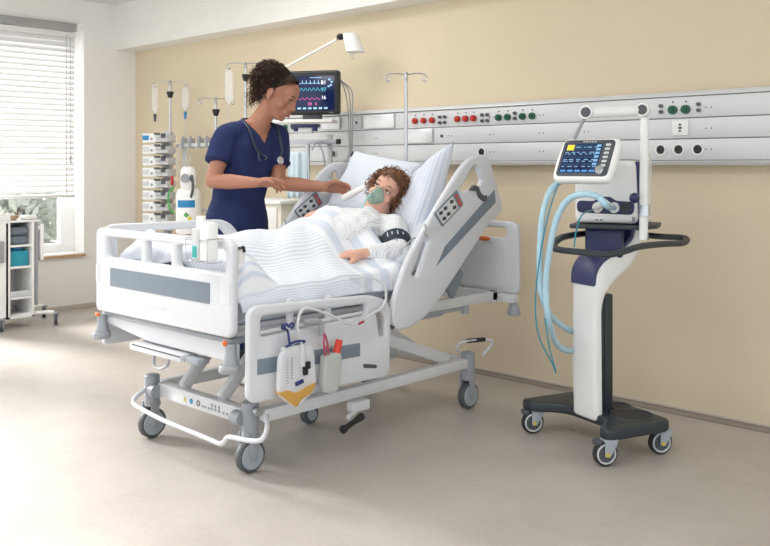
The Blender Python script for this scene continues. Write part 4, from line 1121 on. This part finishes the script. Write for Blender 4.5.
# ================================================================== things hanging on the near side rail
ub = thing('urine_bag', 'clear urine bag with yellow liquid hanging on the near side rail', 'drainage bag', (-2.565, 2.19, .30))
MB_ = FX(-2.566)
outb = rp([(2.128, .528), (2.268, .53), (2.283, .50), (2.292, .37), (2.285, .345), (2.19, .295), (2.10, .365), (2.108, .50)], [.01, .01, .02, .03, .02, .02, .03, .02])
obj('bag_film', B().plate(outb, .026, MB_, bev=.011), 'film', ub)
liq = rp([(2.106, .376), (2.14, .380), (2.185, .362), (2.24, .378), (2.286, .384), (2.288, .368), (2.262, .338), (2.215, .325), (2.19, .299), (2.155, .325), (2.103, .368)], .012)
obj('liquid', B().plate(liq, .029, MB_, bev=.008), 'urine', ub, label='yellow liquid')
obj('bag_header', B().bx(-2.575, -2.556, 2.126, 2.27, .524, .536, .003), 'light_grey', ub)
b = B()
for k in range(10): b.bx(-2.5535, -2.552, 2.135, 2.15-.006*(k % 2), .40+k*.0105, .4025+k*.0105)
for k in range(8): b.bx(-2.5535, -2.552, 2.16, 2.168, .415+k*.0105, .420+k*.0105)
obj('scale_print', b, 'print_grey', ub)
obj('drip_chamber', B().cyl((-2.551, 2.215, .455), (-2.551, 2.215, .54), .012, seg=16), 'tube_clear', ub)
obj('slide_clamp', B().box((-2.546, 2.232, .455), (.014, .034, .03), .005).box((-2.545, 2.225, .43), (.012, .022, .022), .004), 'black', ub, label='black clamp')
obj('drain_tap', B().cyl((-2.55, 2.18, .392), (-2.55, 2.215, .398), .008, seg=12), 'blue_clamp', ub)
hk = B().tube([(-2.585, 2.15, .605), (-2.585, 2.15, .617), (-2.60, 2.155, .60), (-2.575, 2.16, .595), (-2.565, 2.16, .56), (-2.565, 2.165, .537)], .005, 8, sm=4)
hk.tube([(-2.572, 2.15, .60), (-2.565, 2.138, .612), (-2.565, 2.148, .622), (-2.565, 2.16, .61), (-2.565, 2.172, .622), (-2.565, 2.184, .612), (-2.57, 2.172, .60)], .005, 8, sm=4)
hk.tube([(-2.56, 2.14, .536), (-2.553, 2.165, .55), (-2.553, 2.20, .552), (-2.56, 2.235, .545), (-2.57, 2.20, .535), (-2.57, 2.16, .532), (-2.56, 2.14, .536)], .0045, 8, sm=4)
obj('hanger', hk, 'blue_clamp', ub, label='blue hanger clamp')
obj('drain_tube', B().tube([(-2.556, 2.215, .535), (-2.562, 2.20, .61), (-2.57, 2.24, .668), (-2.572, 2.36, .635), (-2.575, 2.50, .575), (-2.58, 2.62, .60), (-2.585, 2.70, .63), (-2.59, 2.71, .70), (-2.62, 2.66, .745), (-2.68, 2.60, .745)], .0058, 8, sm=7), 'tube_clear', ub, label='clear drainage tube')
obj('tube_joint', B().cyl((-2.573, 2.535, .572), (-2.575, 2.565, .577), .0065, seg=12), 'pink_cord', ub)
db = thing('drainage_bottle', 'cloudy drainage bottle with red cap hanging right of the urine bag', 'bottle', (-2.565, 2.37, .31))
Mq = FX(-2.572)
obj('bottle_body', B().plate(rp([(2.335, .475), (2.42, .478), (2.432, .455), (2.415, .33), (2.385, .312), (2.335, .328), (2.325, .36)], [.012, .012, .02, .03, .03, .02, .02]), .04, Mq, bev=.014), 'bottle', db)
obj('bottle_cap', B().cyl((-2.572, 2.41, .47), (-2.572, 2.428, .522), .016, .014), 'red_cap', db, label='orange red cap')
obj('hanging_cord', B().tube([(-2.555, 2.335, .475), (-2.55, 2.325, .52), (-2.56, 2.335, .56), (-2.555, 2.348, .52), (-2.555, 2.352, .475)], .004, 6, sm=4).tube([(-2.55, 2.33, .50), (-2.553, 2.345, .515)], .004, 6), 'pink_cord', db, label='pink cord loop')
obj('bottle_bracket', B().tube([(-2.59, 2.255, .612), (-2.58, 2.30, .612), (-2.578, 2.33, .60), (-2.575, 2.335, .55)], .012, 8, sm=4), 'mid_grey', db, label='grey rail bracket')
obj('bottle_clip', B().box((-2.59, 2.32, .345), (.02, .07, .035), .006), 'mid_grey', db)
obj('bottle_hook', B().tube([(-2.57, 2.36, .478), (-2.57, 2.375, .505), (-2.57, 2.395, .49)], .003, 6, sm=4), 'chrome', db)
hc_ = thing('bed_crank_handle', 'black handle on a white crank sticking out under the near rail', 'crank handle', (-2.68, 2.6, .13))
obj('crank_arm', B().tube([(-2.76, 2.66, .195), (-2.72, 2.66, .165), (-2.70, 2.60, .15)], .012, 8, sm=3).box((-2.73, 2.69, .18), (.05, .10, .045), .008), 'bed_steel', hc_)
obj('grip', B().lathe([(.016, 0), (.018, .01), (.012, .03), (.012, .08), (.017, .11), (.015, .125)], frame((-2.665, 2.53, .118), (0, -.3, 1), (1, 0, 0))), 'black', hc_)

# ================================================================== sanitizer on the footboard
sb = thing('sanitizer_bottle', 'white sanitizer bottle with teal level strip hung on the footboard', 'bottle', (-2.785, 1.93, .86))
obj('bottle_body', B().box((-2.758, 1.925, .935), (.082, .05, .145), .010), 'white', sb)
obj('bottle_neck', B().cyl((-2.795, 1.925, 1.0), (-2.795, 1.925, 1.028), .019, .017, seg=24), 'white_matte', sb)
obj('level_window', B().plate(rp(rect(-2.808, .868, -2.768, .985), .008), .03, FY(1.905), bev=.006), 'tube_clear', sb)
obj('teal_liquid', B().plate(rp(rect(-2.802, .873, -2.774, .92), .004), .034, FY(1.904), bev=.004), 'teal', sb, label='teal liquid at the bottom')
wh = B()
for x in (-2.855, -2.785, -2.715):
    wh.tube([(x, 1.966, .945), (x, 1.90, .945), (x, 1.895, .94), (x, 1.895, .862), (x, 1.90, .858), (x, 1.965, .858)], .0022, 6, sm=2)
wh.tube([(-2.855, 1.896, .94), (-2.715, 1.896, .94)], .0022, 6).tube([(-2.855, 1.9, .859), (-2.715, 1.9, .859)], .0022, 6)
solo('wire_holder', wh, 'chrome', 'thin wire holder on the footboard around the sanitizer bottle', 'wire rack')
tp = thing('pump_dispenser', 'small white dispenser with black lever behind the sanitizer bottle', 'dispenser', (-2.68, 2.02, .83))
obj('dispenser_cup', B().lathe([(.018, 0), (.024, .05), (.026, .055)], Matrix.Translation((-2.70, 2.03, .845))), 'white', tp)
obj('lever', B().tube([(-2.725, 2.03, .905), (-2.69, 2.03, .908), (-2.675, 2.03, .912), (-2.668, 2.03, .893)], .006, 8, sm=3), 'black', tp)

# ================================================================== poles along the wall
def drip_pole(X, Y, top, name_label, z0=0, hooks=True, clamp=.10, group='drip poles', w=.085, foot=True):
    t = thing('drip_pole', name_label, 'drip pole', (X, Y, z0))
    obj('pole', B().cyl((X, Y, z0+.03), (X, Y, top), .0105, seg=14), 'chrome', t)
    obj('pole_cap', B().sph((X, Y, top), .013), 'steel', t)
    if clamp: obj('clamp_collar', B().lathe([(.012, -.03), (.02, -.02), (.024, .0), (.03, .012), (.028, .02), (.012, .024)], Matrix.Translation((X, Y, top-clamp))), 'black', t, label='black clamp collar')
    hb = []
    for s in (-1, 1):
        ux, uy = .72*s, .69*s      # the bar runs across the view of the room's long diagonal
        P_ = [(X, Y, top-.004), (X+ux*w, Y+uy*w, top+.004), (X+ux*w*1.75, Y+uy*w*1.75, top-.002), (X+ux*w*2.0, Y+uy*w*2.0, top-.02), (X+ux*w*1.85, Y+uy*w*1.85, top-.042), (X+ux*w*1.6, Y+uy*w*1.6, top-.034), (X+ux*w*1.62, Y+uy*w*1.62, top-.02)]
        obj('hook_arm', B().tube(P_, .0042, 8, sm=4), 'chrome', t)
        P2 = [(X, Y, top-.004), (X-uy*w*.35, Y+ux*w*.35, top), (X-uy*w*.6, Y+ux*w*.6, top-.02), (X-uy*w*.5, Y+ux*w*.5, top-.038)]
        obj('hook_arm', B().tube(P2, .004, 8, sm=4), 'chrome', t)
    if foot:
        for k in range(5):
            a = k*1.2566+.3; c, s_ = math.cos(a), math.sin(a)
            obj('foot', B().tube([(X, Y, z0+.10), (X+c*.10, Y+s_*.10, z0+.085), (X+c*.19, Y+s_*.19, z0+.06)], .013, 8, sm=3).sph((X+c*.19, Y+s_*.19, z0+.026), .025), 'steel', t)
    return t
bp = drip_pole(-3.44, 3.775, 1.745, 'slim chrome drip pole at the head of the bed, right of the monitor', z0=.52, clamp=0, foot=False, w=.060)
PA, PB_, PC_ = (-6.175, 3.955), (-5.515, 3.93), (-5.15, 3.93)
drip_pole(*PA, 1.89, 'chrome drip pole behind the stack of infusion pumps, leftmost', w=.07)
drip_pole(*PB_, 1.718, 'shortest drip pole, between the pump stack and the nurse', w=.07)
drip_pole(*PC_, 1.955, 'tall drip pole directly behind the nurse\'s head', w=.07)
def drip_bag(p, h, label, clampcol=None, tube=.3):
    t = thing('drip_bag', label, 'drip bag', (p[0], p[1], p[2]-h), 'drip bags')
    Mx = frame(p, (.72, .69, 0), (0, 0, 1))
    obj('bag', B().plate(rp([(-.03, -.02), (-.022, 0), (.022, 0), (.03, -.02), (.03, -h+.04), (0, -h), (-.03, -h+.04)], .01), .02, Mx, bev=.008), 'bag', t)
    obj('drip_line', B().tube([V(p)+V((0, 0, -h)), V(p)+V((0, 0, -h-tube*.5)), V(p)+V((.03, 0, -h-tube))], .0028, 6, sm=4), 'tube_clear', t)
    if clampcol: obj('roller_clamp', B().chain([V(p)+V((0, 0, -h-.01)), V(p)+V((0, 0, -h-.055))], [.014, .008], seg=12), clampcol, t, label='blue drip chamber' if 'blue' in clampcol else None)
ux, uy = .72*.07*1.75, .69*.07*1.75
drip_bag((PA[0]-ux, PA[1]-uy, 1.85), .22, 'clear drip bag on the left hook of the leftmost drip pole', 'dark_grey')
drip_bag((PA[0]+ux, PA[1]+uy, 1.85), .20, 'clear drip bag with blue drip chamber on the leftmost pole', 'blue_label')
drip_bag((PC_[0]-ux, PC_[1]-uy, 1.91), .26, 'clear drip bag on the tall pole left of the nurse\'s hair')
# infusion pump stack: eight modules on the leftmost pole
ys = ['top', 'second', 'third', 'fourth', 'fifth', 'sixth', 'seventh', 'lowest']
pump0 = None
fp = yawframe((PA[0]+.035, PA[1]-.115, 0), 20)
hts = [1.395, 1.305, 1.215, 1.125, 1.035, .945, .855, .765]
for i, z in enumerate(hts):
    lab = ys[i]+' infusion pump of the white stack, ' + ('with blue screen' if i == 0 else 'counted down from the topmost' if i < 7 else 'just above the footboard')
    if i == 0:
        F5 = fp @ Matrix.Translation((0, 0, z))
        t = thing('infusion_pump', lab, 'infusion pump', F5.translation, 'infusion pumps in the stack'); pump0 = t
        obj('pump_case', B().box((-.055, 0, .037), (.13, .14, .074), .010, F5), 'white', t)
        obj('pump_drive', B().box((.06, -.01, .034), (.11, .12, .056), .008, F5), 'light_grey', t)
        s1 = obj('syringe', B().cyl((.015, -.08, .048), (.09, -.08, .048), .013, Mx=F5, seg=16).cyl((.09, -.08, .048), (.118, -.08, .048), .005, Mx=F5, seg=10), 'tube_clear', t)
        obj('plunger_clamp', B().box((.085, -.083, .055), (.03, .03, .034), .005, F5).box((.03, -.085, .07), (.05, .02, .014), .004, F5), 'dark_grey', t, label='dark syringe clamp')
        obj('pump_screen', B().box((-.085, -.0705, .04), (.06, .003, .038), .002, F5), 'blue_label', t, label='blue screen')
        obj('pump_key', B().cyl((-.03, -.069, .03), (-.03, -.073, .03), .011, Mx=F5, seg=16), 'mid_grey', t)
        pump_scr = None
    else:
        r_ = pump0.copy(); COL.objects.link(r_); r_.location = pump0.location+V((0, 0, z-hts[0])); r_['label'] = lab
        for c_ in pump0.children:
            d_ = c_.copy(); COL.objects.link(d_); d_.parent = r_
            if c_.name.startswith('pump_screen'):
                me_ = c_.data.copy(); me_.materials[0] = M['light_grey']; d_.data = me_; d_['label'] = 'pale display'
rk = thing('pump_docking_rack', 'upright white docking rack that holds the stack of infusion pumps', 'rack', (PA[0], PA[1], .6))
obj('rack_column', B().box((0.0, .105, 1.09), (.08, .05, .80), .006, fp), 'light_grey', rk)
obj('rack_shelf', B().box((0, .02, .752), (.25, .16, .016), .004, fp), 'light_grey', rk)
obj('rack_post', B().box((0, .105, .40), (.05, .05, .64), .006, fp).box((0, .105, .05), (.45, .12, .05), .01, fp).box((0, 0.05, .04), (.10, .38, .05), .01, fp), 'mid_grey', rk)
# equipment rail with tubing and the white suction unit
er = thing('equipment_rail_stand', 'light metal rail frame between the pump stack and the nurse', 'stand', (-5.8, 3.95, 0))
obj('rail_bar', B().bx(-6.08, -5.45, 3.95, 3.975, 1.36, 1.39, .004).bx(-6.08, -5.45, 3.95, 3.975, .86, .885, .004), 'light_grey', er)
for x in (-6.02, -5.62): obj('upright', B().bx(x-.015, x+.015, 3.975, 4.005, .03, 1.40, .004), 'light_grey', er)
obj('rail_foot', B().bx(-6.1, -5.5, 3.88, 4.1, 0, .03, .006), 'mid_grey', er)
for x in (-5.98, -5.88, -5.76, -5.66): obj('rail_clip', B().bx(x-.012, x+.012, 3.935, 3.985, 1.35, 1.43, .003).sph((x, 3.95, 1.435), .012), 'mid_grey', er)
obj('diagonal_brace', bar((-5.60, 3.965, 1.36), (-5.42, 3.965, 1.18), .02, .03), 'light_grey', er)
obj('drip_tubing', B().tube([(-6.0, 3.93, 1.37), (-6.02, 3.92, 1.2), (-5.95, 3.92, 1.15), (-5.93, 3.93, 1.36)], .004, 6, sm=5).tube([(-5.9, 3.93, 1.36), (-5.86, 3.9, 1.18), (-5.84, 3.93, 1.3)], .004, 6, sm=5), 'tube_clear', er)
su = thing('suction_unit', 'white canister unit with blue label left of the nurse, behind the footboard', 'medical device', (-5.73, 3.83, .6))
obj('canister', B().lathe([(.088, .70), (.094, .72), (.094, 1.0), (.082, 1.03), (.055, 1.045)], Matrix.Translation((-5.73, 3.83, 0))), 'white', su)
obj('upper_housing', B().lathe([(.05, 1.045), (.06, 1.06), (.06, 1.17), (.045, 1.20), (.02, 1.21)], Matrix.Translation((-5.73, 3.83, 0))), 'white', su)
Fs = yawframe((-5.73, 3.83, 0), 0)
obj('dial', B().cyl((-.01, -.055, 1.12), (-.01, -.07, 1.12), .034, Mx=Fs).cyl((-.01, -.07, 1.12), (-.01, -.073, 1.12), .022, Mx=Fs), 'mid_grey', su)
obj('blue_label', B().loft([[Fs @ V((r_*math.sin(a_), -r_*math.cos(a_), z_)) for r_, z_ in ((.0955, .90), (.0955, .955), (.093, .955), (.093, .90))] for a_ in [-.75+k*.125 for k in range(13)]]), 'blue_label', su, label='blue label band')
b1 = B().box((.005, -.0945, .845), (.03, .004, .03), .001, Fs @ Matrix.Translation((.005, 0, .845)) @ Matrix.Rotation(R(45), 4, 'Y') @ Matrix.Translation((-.005, 0, -.845)))
obj('hazard_diamond', b1, 'green', su, label='green diamond mark')
b1 = B().box((.03, -.0935, .82), (.026, .004, .026), .001, Fs @ Matrix.Translation((.03, 0, .82)) @ Matrix.Rotation(R(45), 4, 'Y') @ Matrix.Translation((-.03, 0, -.82)))
obj('hazard_diamond', b1, 'yellow', su, label='yellow diamond mark')
obj('support_leg', B().cyl((-5.73, 3.83, 0), (-5.73, 3.83, .71), .02).lathe([(.13, 0), (.13, .02), (.03, .04)], Matrix.Translation((-5.73, 3.83, 0))), 'mid_grey', su)
obj('hose_coil', B().tube([(-5.79, 3.74, 1.05), (-5.83, 3.72, 1.0), (-5.82, 3.72, .9), (-5.79, 3.75, .85)], .008, 8, sm=4), 'green', su, label='green hose')
obj('red_clip', B().box((-5.845, 3.76, 1.10), (.02, .02, .07), .004), 'red_knob', su)
obj('side_hose', B().tube([(-5.68, 3.82, 1.10), (-5.64, 3.80, 1.14), (-5.61, 3.79, 1.05), (-5.67, 3.8, .95), (-5.72, 3.78, .9)], .010, 8, sm=4), 'dark_grey', su)

# ================================================================== monitor stand behind the bed
ms = thing('monitor_stand', 'metal stand with shelf carrying the patient monitor behind the nurse', 'stand', (-4.3, 3.92, 0))
F6 = yawframe((-4.33, 3.88, 0), 12)
obj('post', B().box((.085, .02, .72), (.032, .032, 1.40), .004, F6), 'steel', ms)
obj('post', B().cyl((-.06, 0, .04), (-.06, 0, 1.38), .0165, Mx=F6), 'chrome', ms)
obj('rail_bar', B().box((-.03, -.02, 1.372), (.34, .02, .032), .003, F6), 'steel', ms)
obj('rail_end', B().box((.155, -.02, 1.372), (.03, .03, .034), .005, F6), 'black', ms, label='black end cap')
obj('shelf', B().box((-.07, -.02, 1.505), (.40, .14, .022), .004, F6), 'white_matte', ms)
obj('shelf_bracket', B().box((-.06, -.03, 1.455), (.10, .06, .055), .008, F6), 'light_grey', ms)
obj('bracket_clamp', B().box((-.06, -.045, 1.475), (.19, .05, .024), .004, F6).box((-.125, -.045, 1.455), (.025, .045, .03), .004, F6).box((.005, -.045, 1.455), (.025, .045, .03), .004, F6), 'navy_plastic', ms)
obj('stand_base', B().box((0, 0, .03), (.42, .34, .05), .015, F6), 'mid_grey', ms)
obj('basket_edge', B().box((.02, -.03, 1.11), (.14, .08, .012), .003, F6), 'light_grey', ms)
mo = thing('patient_monitor', 'black framed patient monitor with glowing vital signs beside the nurse\'s face', 'monitor', at(313, 119, 5.76))
Fm = yawframe(at(314.5, 93.5, 5.72), 14); Mm = Fm @ frame((0, 0, 0), (1, 0, 0), (0, 0, 1))
obj('monitor_case', B().plate(rp(rect(-.172, -.138, .172, .146), .018), .06, Mm, bev=.012), 'black', mo)
sm_ = lambda z: Mm @ Matrix.Translation((0, 0, z))
sc2 = obj('screen', B().plate(rect(-.15, -.112, .145, .112), .002, sm_(.031), bev=.0004), 'scr_navy', mo)
def trace(y, amp, n, kind, col):
    pts = []
    for k in range(n*10+1):
        t = k/10; ph_ = t % 1
        v = {'ecg': (1.0 if .42 < ph_ < .52 else -.25 if .52 <= ph_ < .6 else .15 if .75 < ph_ < .9 else 0), 'pleth': math.sin(min(ph_*1.6, 1)*math.pi)*.9, 'resp': math.sin(ph_*6.283)*.5}[kind]
        pts.append((-.14+.19*t/n, y+v*amp))
    b_ = B()
    for (xa, ya), (xb, yb) in zip(pts, pts[1:]):
        L_ = math.hypot(xb-xa, yb-ya); nx_, ny_ = -(yb-ya)/L_*.0013, (xb-xa)/L_*.0013
        b_.bm.faces.new([b_.bm.verts.new(sm_(.0326) @ V((x_, y_, 0))) for x_, y_ in ((xa+nx_, ya+ny_), (xa-nx_, ya-ny_), (xb-nx_, yb-ny_), (xb+nx_, yb+ny_))])
    obj('vital_trace', b_, col, sc2)
trace(.062, .022, 7, 'ecg', 'e_lblue'); trace(.018, .018, 7, 'pleth', 'e_cyan'); trace(-.036, .014, 6, 'resp', 'e_mag')
obj('vital_value', B().text('81', .036, sm_(.0325) @ Matrix.Translation((.072, .066, 0)), .0004), 'e_white', sc2)
obj('vital_value', B().text('97', .036, sm_(.0325) @ Matrix.Translation((.072, .020, 0)), .0004), 'e_cyan', sc2)
obj('vital_value', B().text('16', .032, sm_(.0325) @ Matrix.Translation((.072, -.030, 0)), .0004), 'e_white', sc2)
obj('vital_value', B().text('88', .028, sm_(.0325) @ Matrix.Translation((-.02, -.070, 0)), .0004).text('8', .024, sm_(.0325) @ Matrix.Translation((.02, -.070, 0)), .0004), 'e_mag', sc2)
for x_, y_ in ((.11, .085), (.125, .07), (.12, .05), (.105, .042)): obj('status_icon', B().plate(rect(x_-.006, y_-.005, x_+.008, y_+.005), .0006, sm_(.0323), bev=.0001), 'e_lblue', sc2)
for k in range(7): obj('soft_key', B().plate(rect(-.14+k*.036, -.103, -.118+k*.036, -.092), .0006, sm_(.0323), bev=.0001), 'e_lblue', sc2)
obj('title_line', B().plate(rect(-.02, .098, .06, .101), .0006, sm_(.0323), bev=.0001), 'e_lblue', sc2)
b = B()
for k in range(3): b.plate(rect(.11+k*.01, -.128, .116+k*.01, -.124), .0006, sm_(.0305), bev=.0001)
obj('front_lamp', b, 'mid_grey', mo)
obj('monitor_foot', B().box((-.02, .02, -.15), (.12, .06, .05), .008, Fm), 'dark_grey', mo)
pc = B()
for o_ in (0, .012, .022):
    pc.tube([Fm @ V((.17, .02, .085)), at(345+o_*300, 91, 5.72), at(348+o_*200, 110, 5.72), at(349+o_*150, 135, 5.74), at(349+o_*100, 152, 5.76), at(344, 165, 5.7)], .0042, 6, sm=5)
solo('monitor_cables', pc, 'mid_grey', 'bundle of grey cables hanging from the right edge of the monitor', 'cables')
solo('stand_cable', B().tube([at(312, 150, 5.70), at(317, 142, 5.68), at(322, 150, 5.68), at(325, 165, 5.68), at(326, 182, 5.7)], .005, 6, sm=5), 'mid_grey', 'thin grey cable curving down between the two posts of the monitor stand', 'cable')
# pale blue gown hanging from the stand rail
gb = B(); nx, ny = 26, 16
Fg = yawframe(at(298.5, 152, 5.80), 8); G = {}
for i in range(nx+1):
    for j in range(ny+1):
        u, v_ = i/nx, j/ny
        G[i, j] = gb.bm.verts.new(Fg @ V(((u-.5)*(.13+.02*v_), math.sin(u*22)*.008*(.4+v_)+math.sin(u*9+1)*.008, -v_*.30-.006*math.sin(u*14)*v_)))
for i in range(nx):
    for j in range(ny): gb.bm.faces.new((G[i, j], G[i, j+1], G[i+1, j+1], G[i+1, j]))
gb.solid(.005)
solo('hanging_gown', gb, 'gown_blue', 'pale blue disposable gown hanging behind the nurse on the stand rail', 'gown', ang=180)
# bedside cabinet behind the far rail
cbn = thing('bedside_cabinet', 'cream bedside cabinet partly hidden between the nurse and the far side rail', 'cabinet', (-4.72, 3.93, 0))
obj('cabinet_body', B().bx(-5.0, -4.50, 3.72, 4.15, .08, .96, .008), 'cream', cbn)
obj('cabinet_top', B().bx(-5.02, -4.48, 3.70, 4.17, .96, .985, .006), 'white', cbn)
for z0, z1 in ((.12, .45), (.47, .70), (.72, .94)):
    d_ = obj('drawer', B().bx(-4.97, -4.53, 3.706, 3.724, z0, z1, .005), 'white_matte', cbn)
    obj('drawer_handle', B().tube([(-4.80, 3.70, z1-.04), (-4.79, 3.685, z1-.04), (-4.71, 3.685, z1-.04), (-4.70, 3.70, z1-.04)], .005, 8), 'steel', d_)
obj('plinth', B().bx(-4.98, -4.52, 3.74, 4.13, 0, .08), 'mid_grey', cbn)
# examination lamp
la = thing('examination_lamp', 'white examination lamp on a slim arm above the monitor', 'lamp', (-5.0, 4.13, 1.58))
A0 = at(262, 80, 6.30); A1 = at(337, 39.5, 5.70)
obj('lamp_post', B().cyl((A0.x, A0.y, 1.578), A0, .011).box((A0.x, 4.13, 1.59), (.06, .07, .025), .004), 'white', la)
obj('lamp_arm', B().tube([A0, A1], .0095, 12), 'white_matte', la)
obj('lamp_joint', B().sph(at(340.5, 36.8, 5.68), (.026, .026, .021)), 'black', la, label='black swivel joint')
Ml = frame(at(353, 43, 5.62), at(350, 33, 5.62)-at(356, 53, 5.62), (RX, RY, 0)); Ml = Ml @ Matrix.Rotation(R(90), 4, 'Y')
obj('lamp_head', B().lathe([(.03, .068), (.046, .06), (.05, .05), (.062, -.058), (.058, -.062), (.05, -.055)], Ml), 'white', la)
obj('lamp_lens', B().lathe([(.055, -.052), (.02, -.054), (.001, -.054)], Ml), 'light_grey', la)
obj('lamp_grip', B().tube([at(350.5, 53, 5.6), at(351, 57, 5.6), at(353, 58.5, 5.6), at(354, 56, 5.6), at(352.5, 53, 5.6)], .003, 6, sm=4), 'steel', la)

# ================================================================== supply trolley by the window
ct = thing('supply_trolley', 'tall white supply trolley by the window with open shelves and grey castors', 'trolley', (-6.62, 2.95, 0))
tx0, tx1, ty0, ty1, tz0, tz1 = -6.86, -6.53, 2.60, 3.0, .075, .80
ty_m = 2.80
b = B()
b.bx(tx0, tx1, ty0, ty0+.015, tz0, tz1-.01); b.bx(tx0, tx0+.015, ty0, ty1, tz0, tz1-.01); b.bx(tx0, tx1, ty1-.02, ty1, tz0, tz1-.01, .003)
b.bx(tx0, tx1, ty_m-.018, ty_m+.018, tz0, tz1-.01, .003); b.bx(tx0, tx1, ty0, ty1, tz0, tz0+.02, .003); b.bx(tx1-.01, tx1, ty0, ty_m, tz0, tz1-.01)
obj('carcass', b, 'white', ct)
for z in (.615, .455, .225): obj('shelf', B().bx(tx0+.01, tx1-.004, ty_m, ty1-.01, z-.008, z+.008, .002), 'white', ct)
obj('shelf_lip', B().bx(tx1-.012, tx1-.004, ty_m+.02, ty1-.02, .233, .28, .001), 'tube_clear', ct)
obj('trolley_top', B().bx(tx0-.02, tx1+.0, ty0-.03, ty1+.05, tz1-.01, tz1+.005, .004), 'white', ct)
obj('top_gallery', B().bx(tx1-.012, tx1, ty0-.03, ty_m+.02, tz1, tz1+.06, .003), 'white', ct)
obj('side_panel', B().bx(tx0+.05, tx1+.0, ty1+.008, ty1+.03, .16, .78, .004), 'mid_grey', ct, label='grey side panel')
obj('side_rail', B().bx(tx1-.04, tx1+.01, ty1+.045, ty1+.07, .50, .77, .004).bx(tx1-.035, tx1-.01, ty1+.02, ty1+.05, .73, .76, .003), 'white', ct)
obj('side_bin', B().bx(tx1, tx1+.02, ty0+.02, ty_m-.035, .50, .66, .004), 'mid_grey', ct)
for P_ in ([(-6.60, 2.86, .085), (-6.56, 3.05, .095), (-6.50, 3.14, .095)], [(-6.80, 2.9, .085), (-6.84, 3.1, .095), (-6.86, 3.22, .095)], [(-6.58, 2.78, .085), (-6.54, 2.755, .09), (-6.50, 2.74, .09)]): obj('leg', B().tube(P_, .014, 8, sm=3), 'white', ct)
for x, y in ((-6.50, 2.74), (-6.49, 3.15), (-6.86, 3.23), (-6.84, 2.66)):
    h = obj('caster', B().lathe([(.012, -.014), (.026, -.014), (.028, -.01), (.028, .01), (.026, .014), (.012, .014)], Matrix.Translation((x, y, .045)) @ Matrix.Rotation(R(-30), 4, 'Z') @ Matrix.Rotation(R(90), 4, 'X')), 'light_grey', ct)
    obj('tyre', B().lathe([(.028, -.011), (.041, -.013), (.045, -.008), (.045, .008), (.041, .013), (.028, .011)], Matrix.Translation((x, y, .045)) @ Matrix.Rotation(R(-30), 4, 'Z') @ Matrix.Rotation(R(90), 4, 'X')), 'dark_grey', h)
    obj('caster_fork', B().bx(x-.02, x+.025, y-.02, y+.02, .082, .098, .006).cyl((x, y, .06), (x+.01, y, .09), .016), 'mid_grey', h)
for i, (z, lab) in enumerate(((.623, 'grey folded towel, lower one on the trolley\'s top shelf'), (.690, 'grey folded towel, upper one on the trolley\'s top shelf'))):
    tw = B().box((tx1-.12, (ty_m+ty1)/2-.004, z+.032), (.20, .135, .062), .024, seg=4); tw.wobble(.004, 30)
    solo('folded_towel', tw, 'towel', lab, 'towel', 'folded towels', ang=180)
bxn = thing('tissue_box', 'turquoise carton on the middle shelf of the trolley', 'box', (tx1-.1, 2.9, .463))
obj('carton', B().bx(tx1-.16, tx1-.03, 2.835, 2.965, .463, .575, .003), 'cyan_box', bxn)
obj('carton_flap', B().bx(tx1-.12, tx1-.07, 2.86, 2.94, .575, .60, .002), 'blue_label', bxn)
bk = B().lathe([(.035, 0), (.05, .008), (.06, .035), (.056, .037), (.046, .012), (.001, .010)], Matrix.Translation((tx1-.1, 2.86, tz1+.005)))
solo('woven_bowl', bk, 'basket', 'small brown woven bowl on top of the trolley', 'bowl')
rl = B().cyl((tx1-.12, 2.84, tz1+.04), (tx1-.07, 2.84, tz1+.045), .018).cyl((tx1-.10, 2.88, tz1+.042), (tx1-.06, 2.86, tz1+.045), .016)
solo('bandage_rolls', rl, 'white_matte', 'white bandage rolls lying in the woven bowl', 'bandages')
pad = thing('wipes_pack', 'white packet lying on the far end of the trolley top', 'packet', (tx1-.08, 3.0, tz1+.005))
obj('packet', B().box((tx1-.09, 2.99, tz1+.022), (.12, .09, .03), .010), 'white_matte', pad)
obj('packet_flap', B().box((tx1-.09, 2.99, tz1+.039), (.05, .04, .005), .002), 'light_grey', pad)
#LIGHTS
w_ = bpy.data.worlds.new('world'); SC.world = w_; w_.use_nodes = True
w_.node_tree.nodes['Background'].inputs[0].default_value = (.91, .955, 1, 1); w_.node_tree.nodes['Background'].inputs[1].default_value = 1.02
s = bpy.data.lights.new('sun', 'SUN'); s.energy = 12; s.angle = R(22); s.color = (1, .99, .98)
so = bpy.data.objects.new('sun', s); COL.objects.link(so); so.rotation_euler = V((.90, .13, -.45)).to_track_quat('-Z', 'Y').to_euler()
for x, y in ((-5.2, 1.2), (-3.0, 1.0), (-1.2, 1.2), (-4.2, 2.9)):  # unseen ceiling panels added as fill to brighten the dim room
    t = thing('fill_panel', 'flat unseen panel added as fill light above the room', 'fill light', (x, y, ZC-.02), 'added fill light panels')
    obj('fill_frame', B().bx(x-.62, x+.62, y-.32, y+.32, ZC-.02, ZC, .004), 'white', t)
    a = bpy.data.lights.new('ceiling_fill', 'AREA'); a.shape = 'RECTANGLE'; a.size = 1.2; a.size_y = .6; a.energy = 13; a.color = (1, .985, .97)
    ao = bpy.data.objects.new('ceiling_fill', a); COL.objects.link(ao); ao.location = (x, y, ZC-.03)
SC.view_settings.view_transform = 'Standard'; SC.view_settings.look = 'None'; SC.view_settings.exposure = 0.52; SC.view_settings.gamma = 1
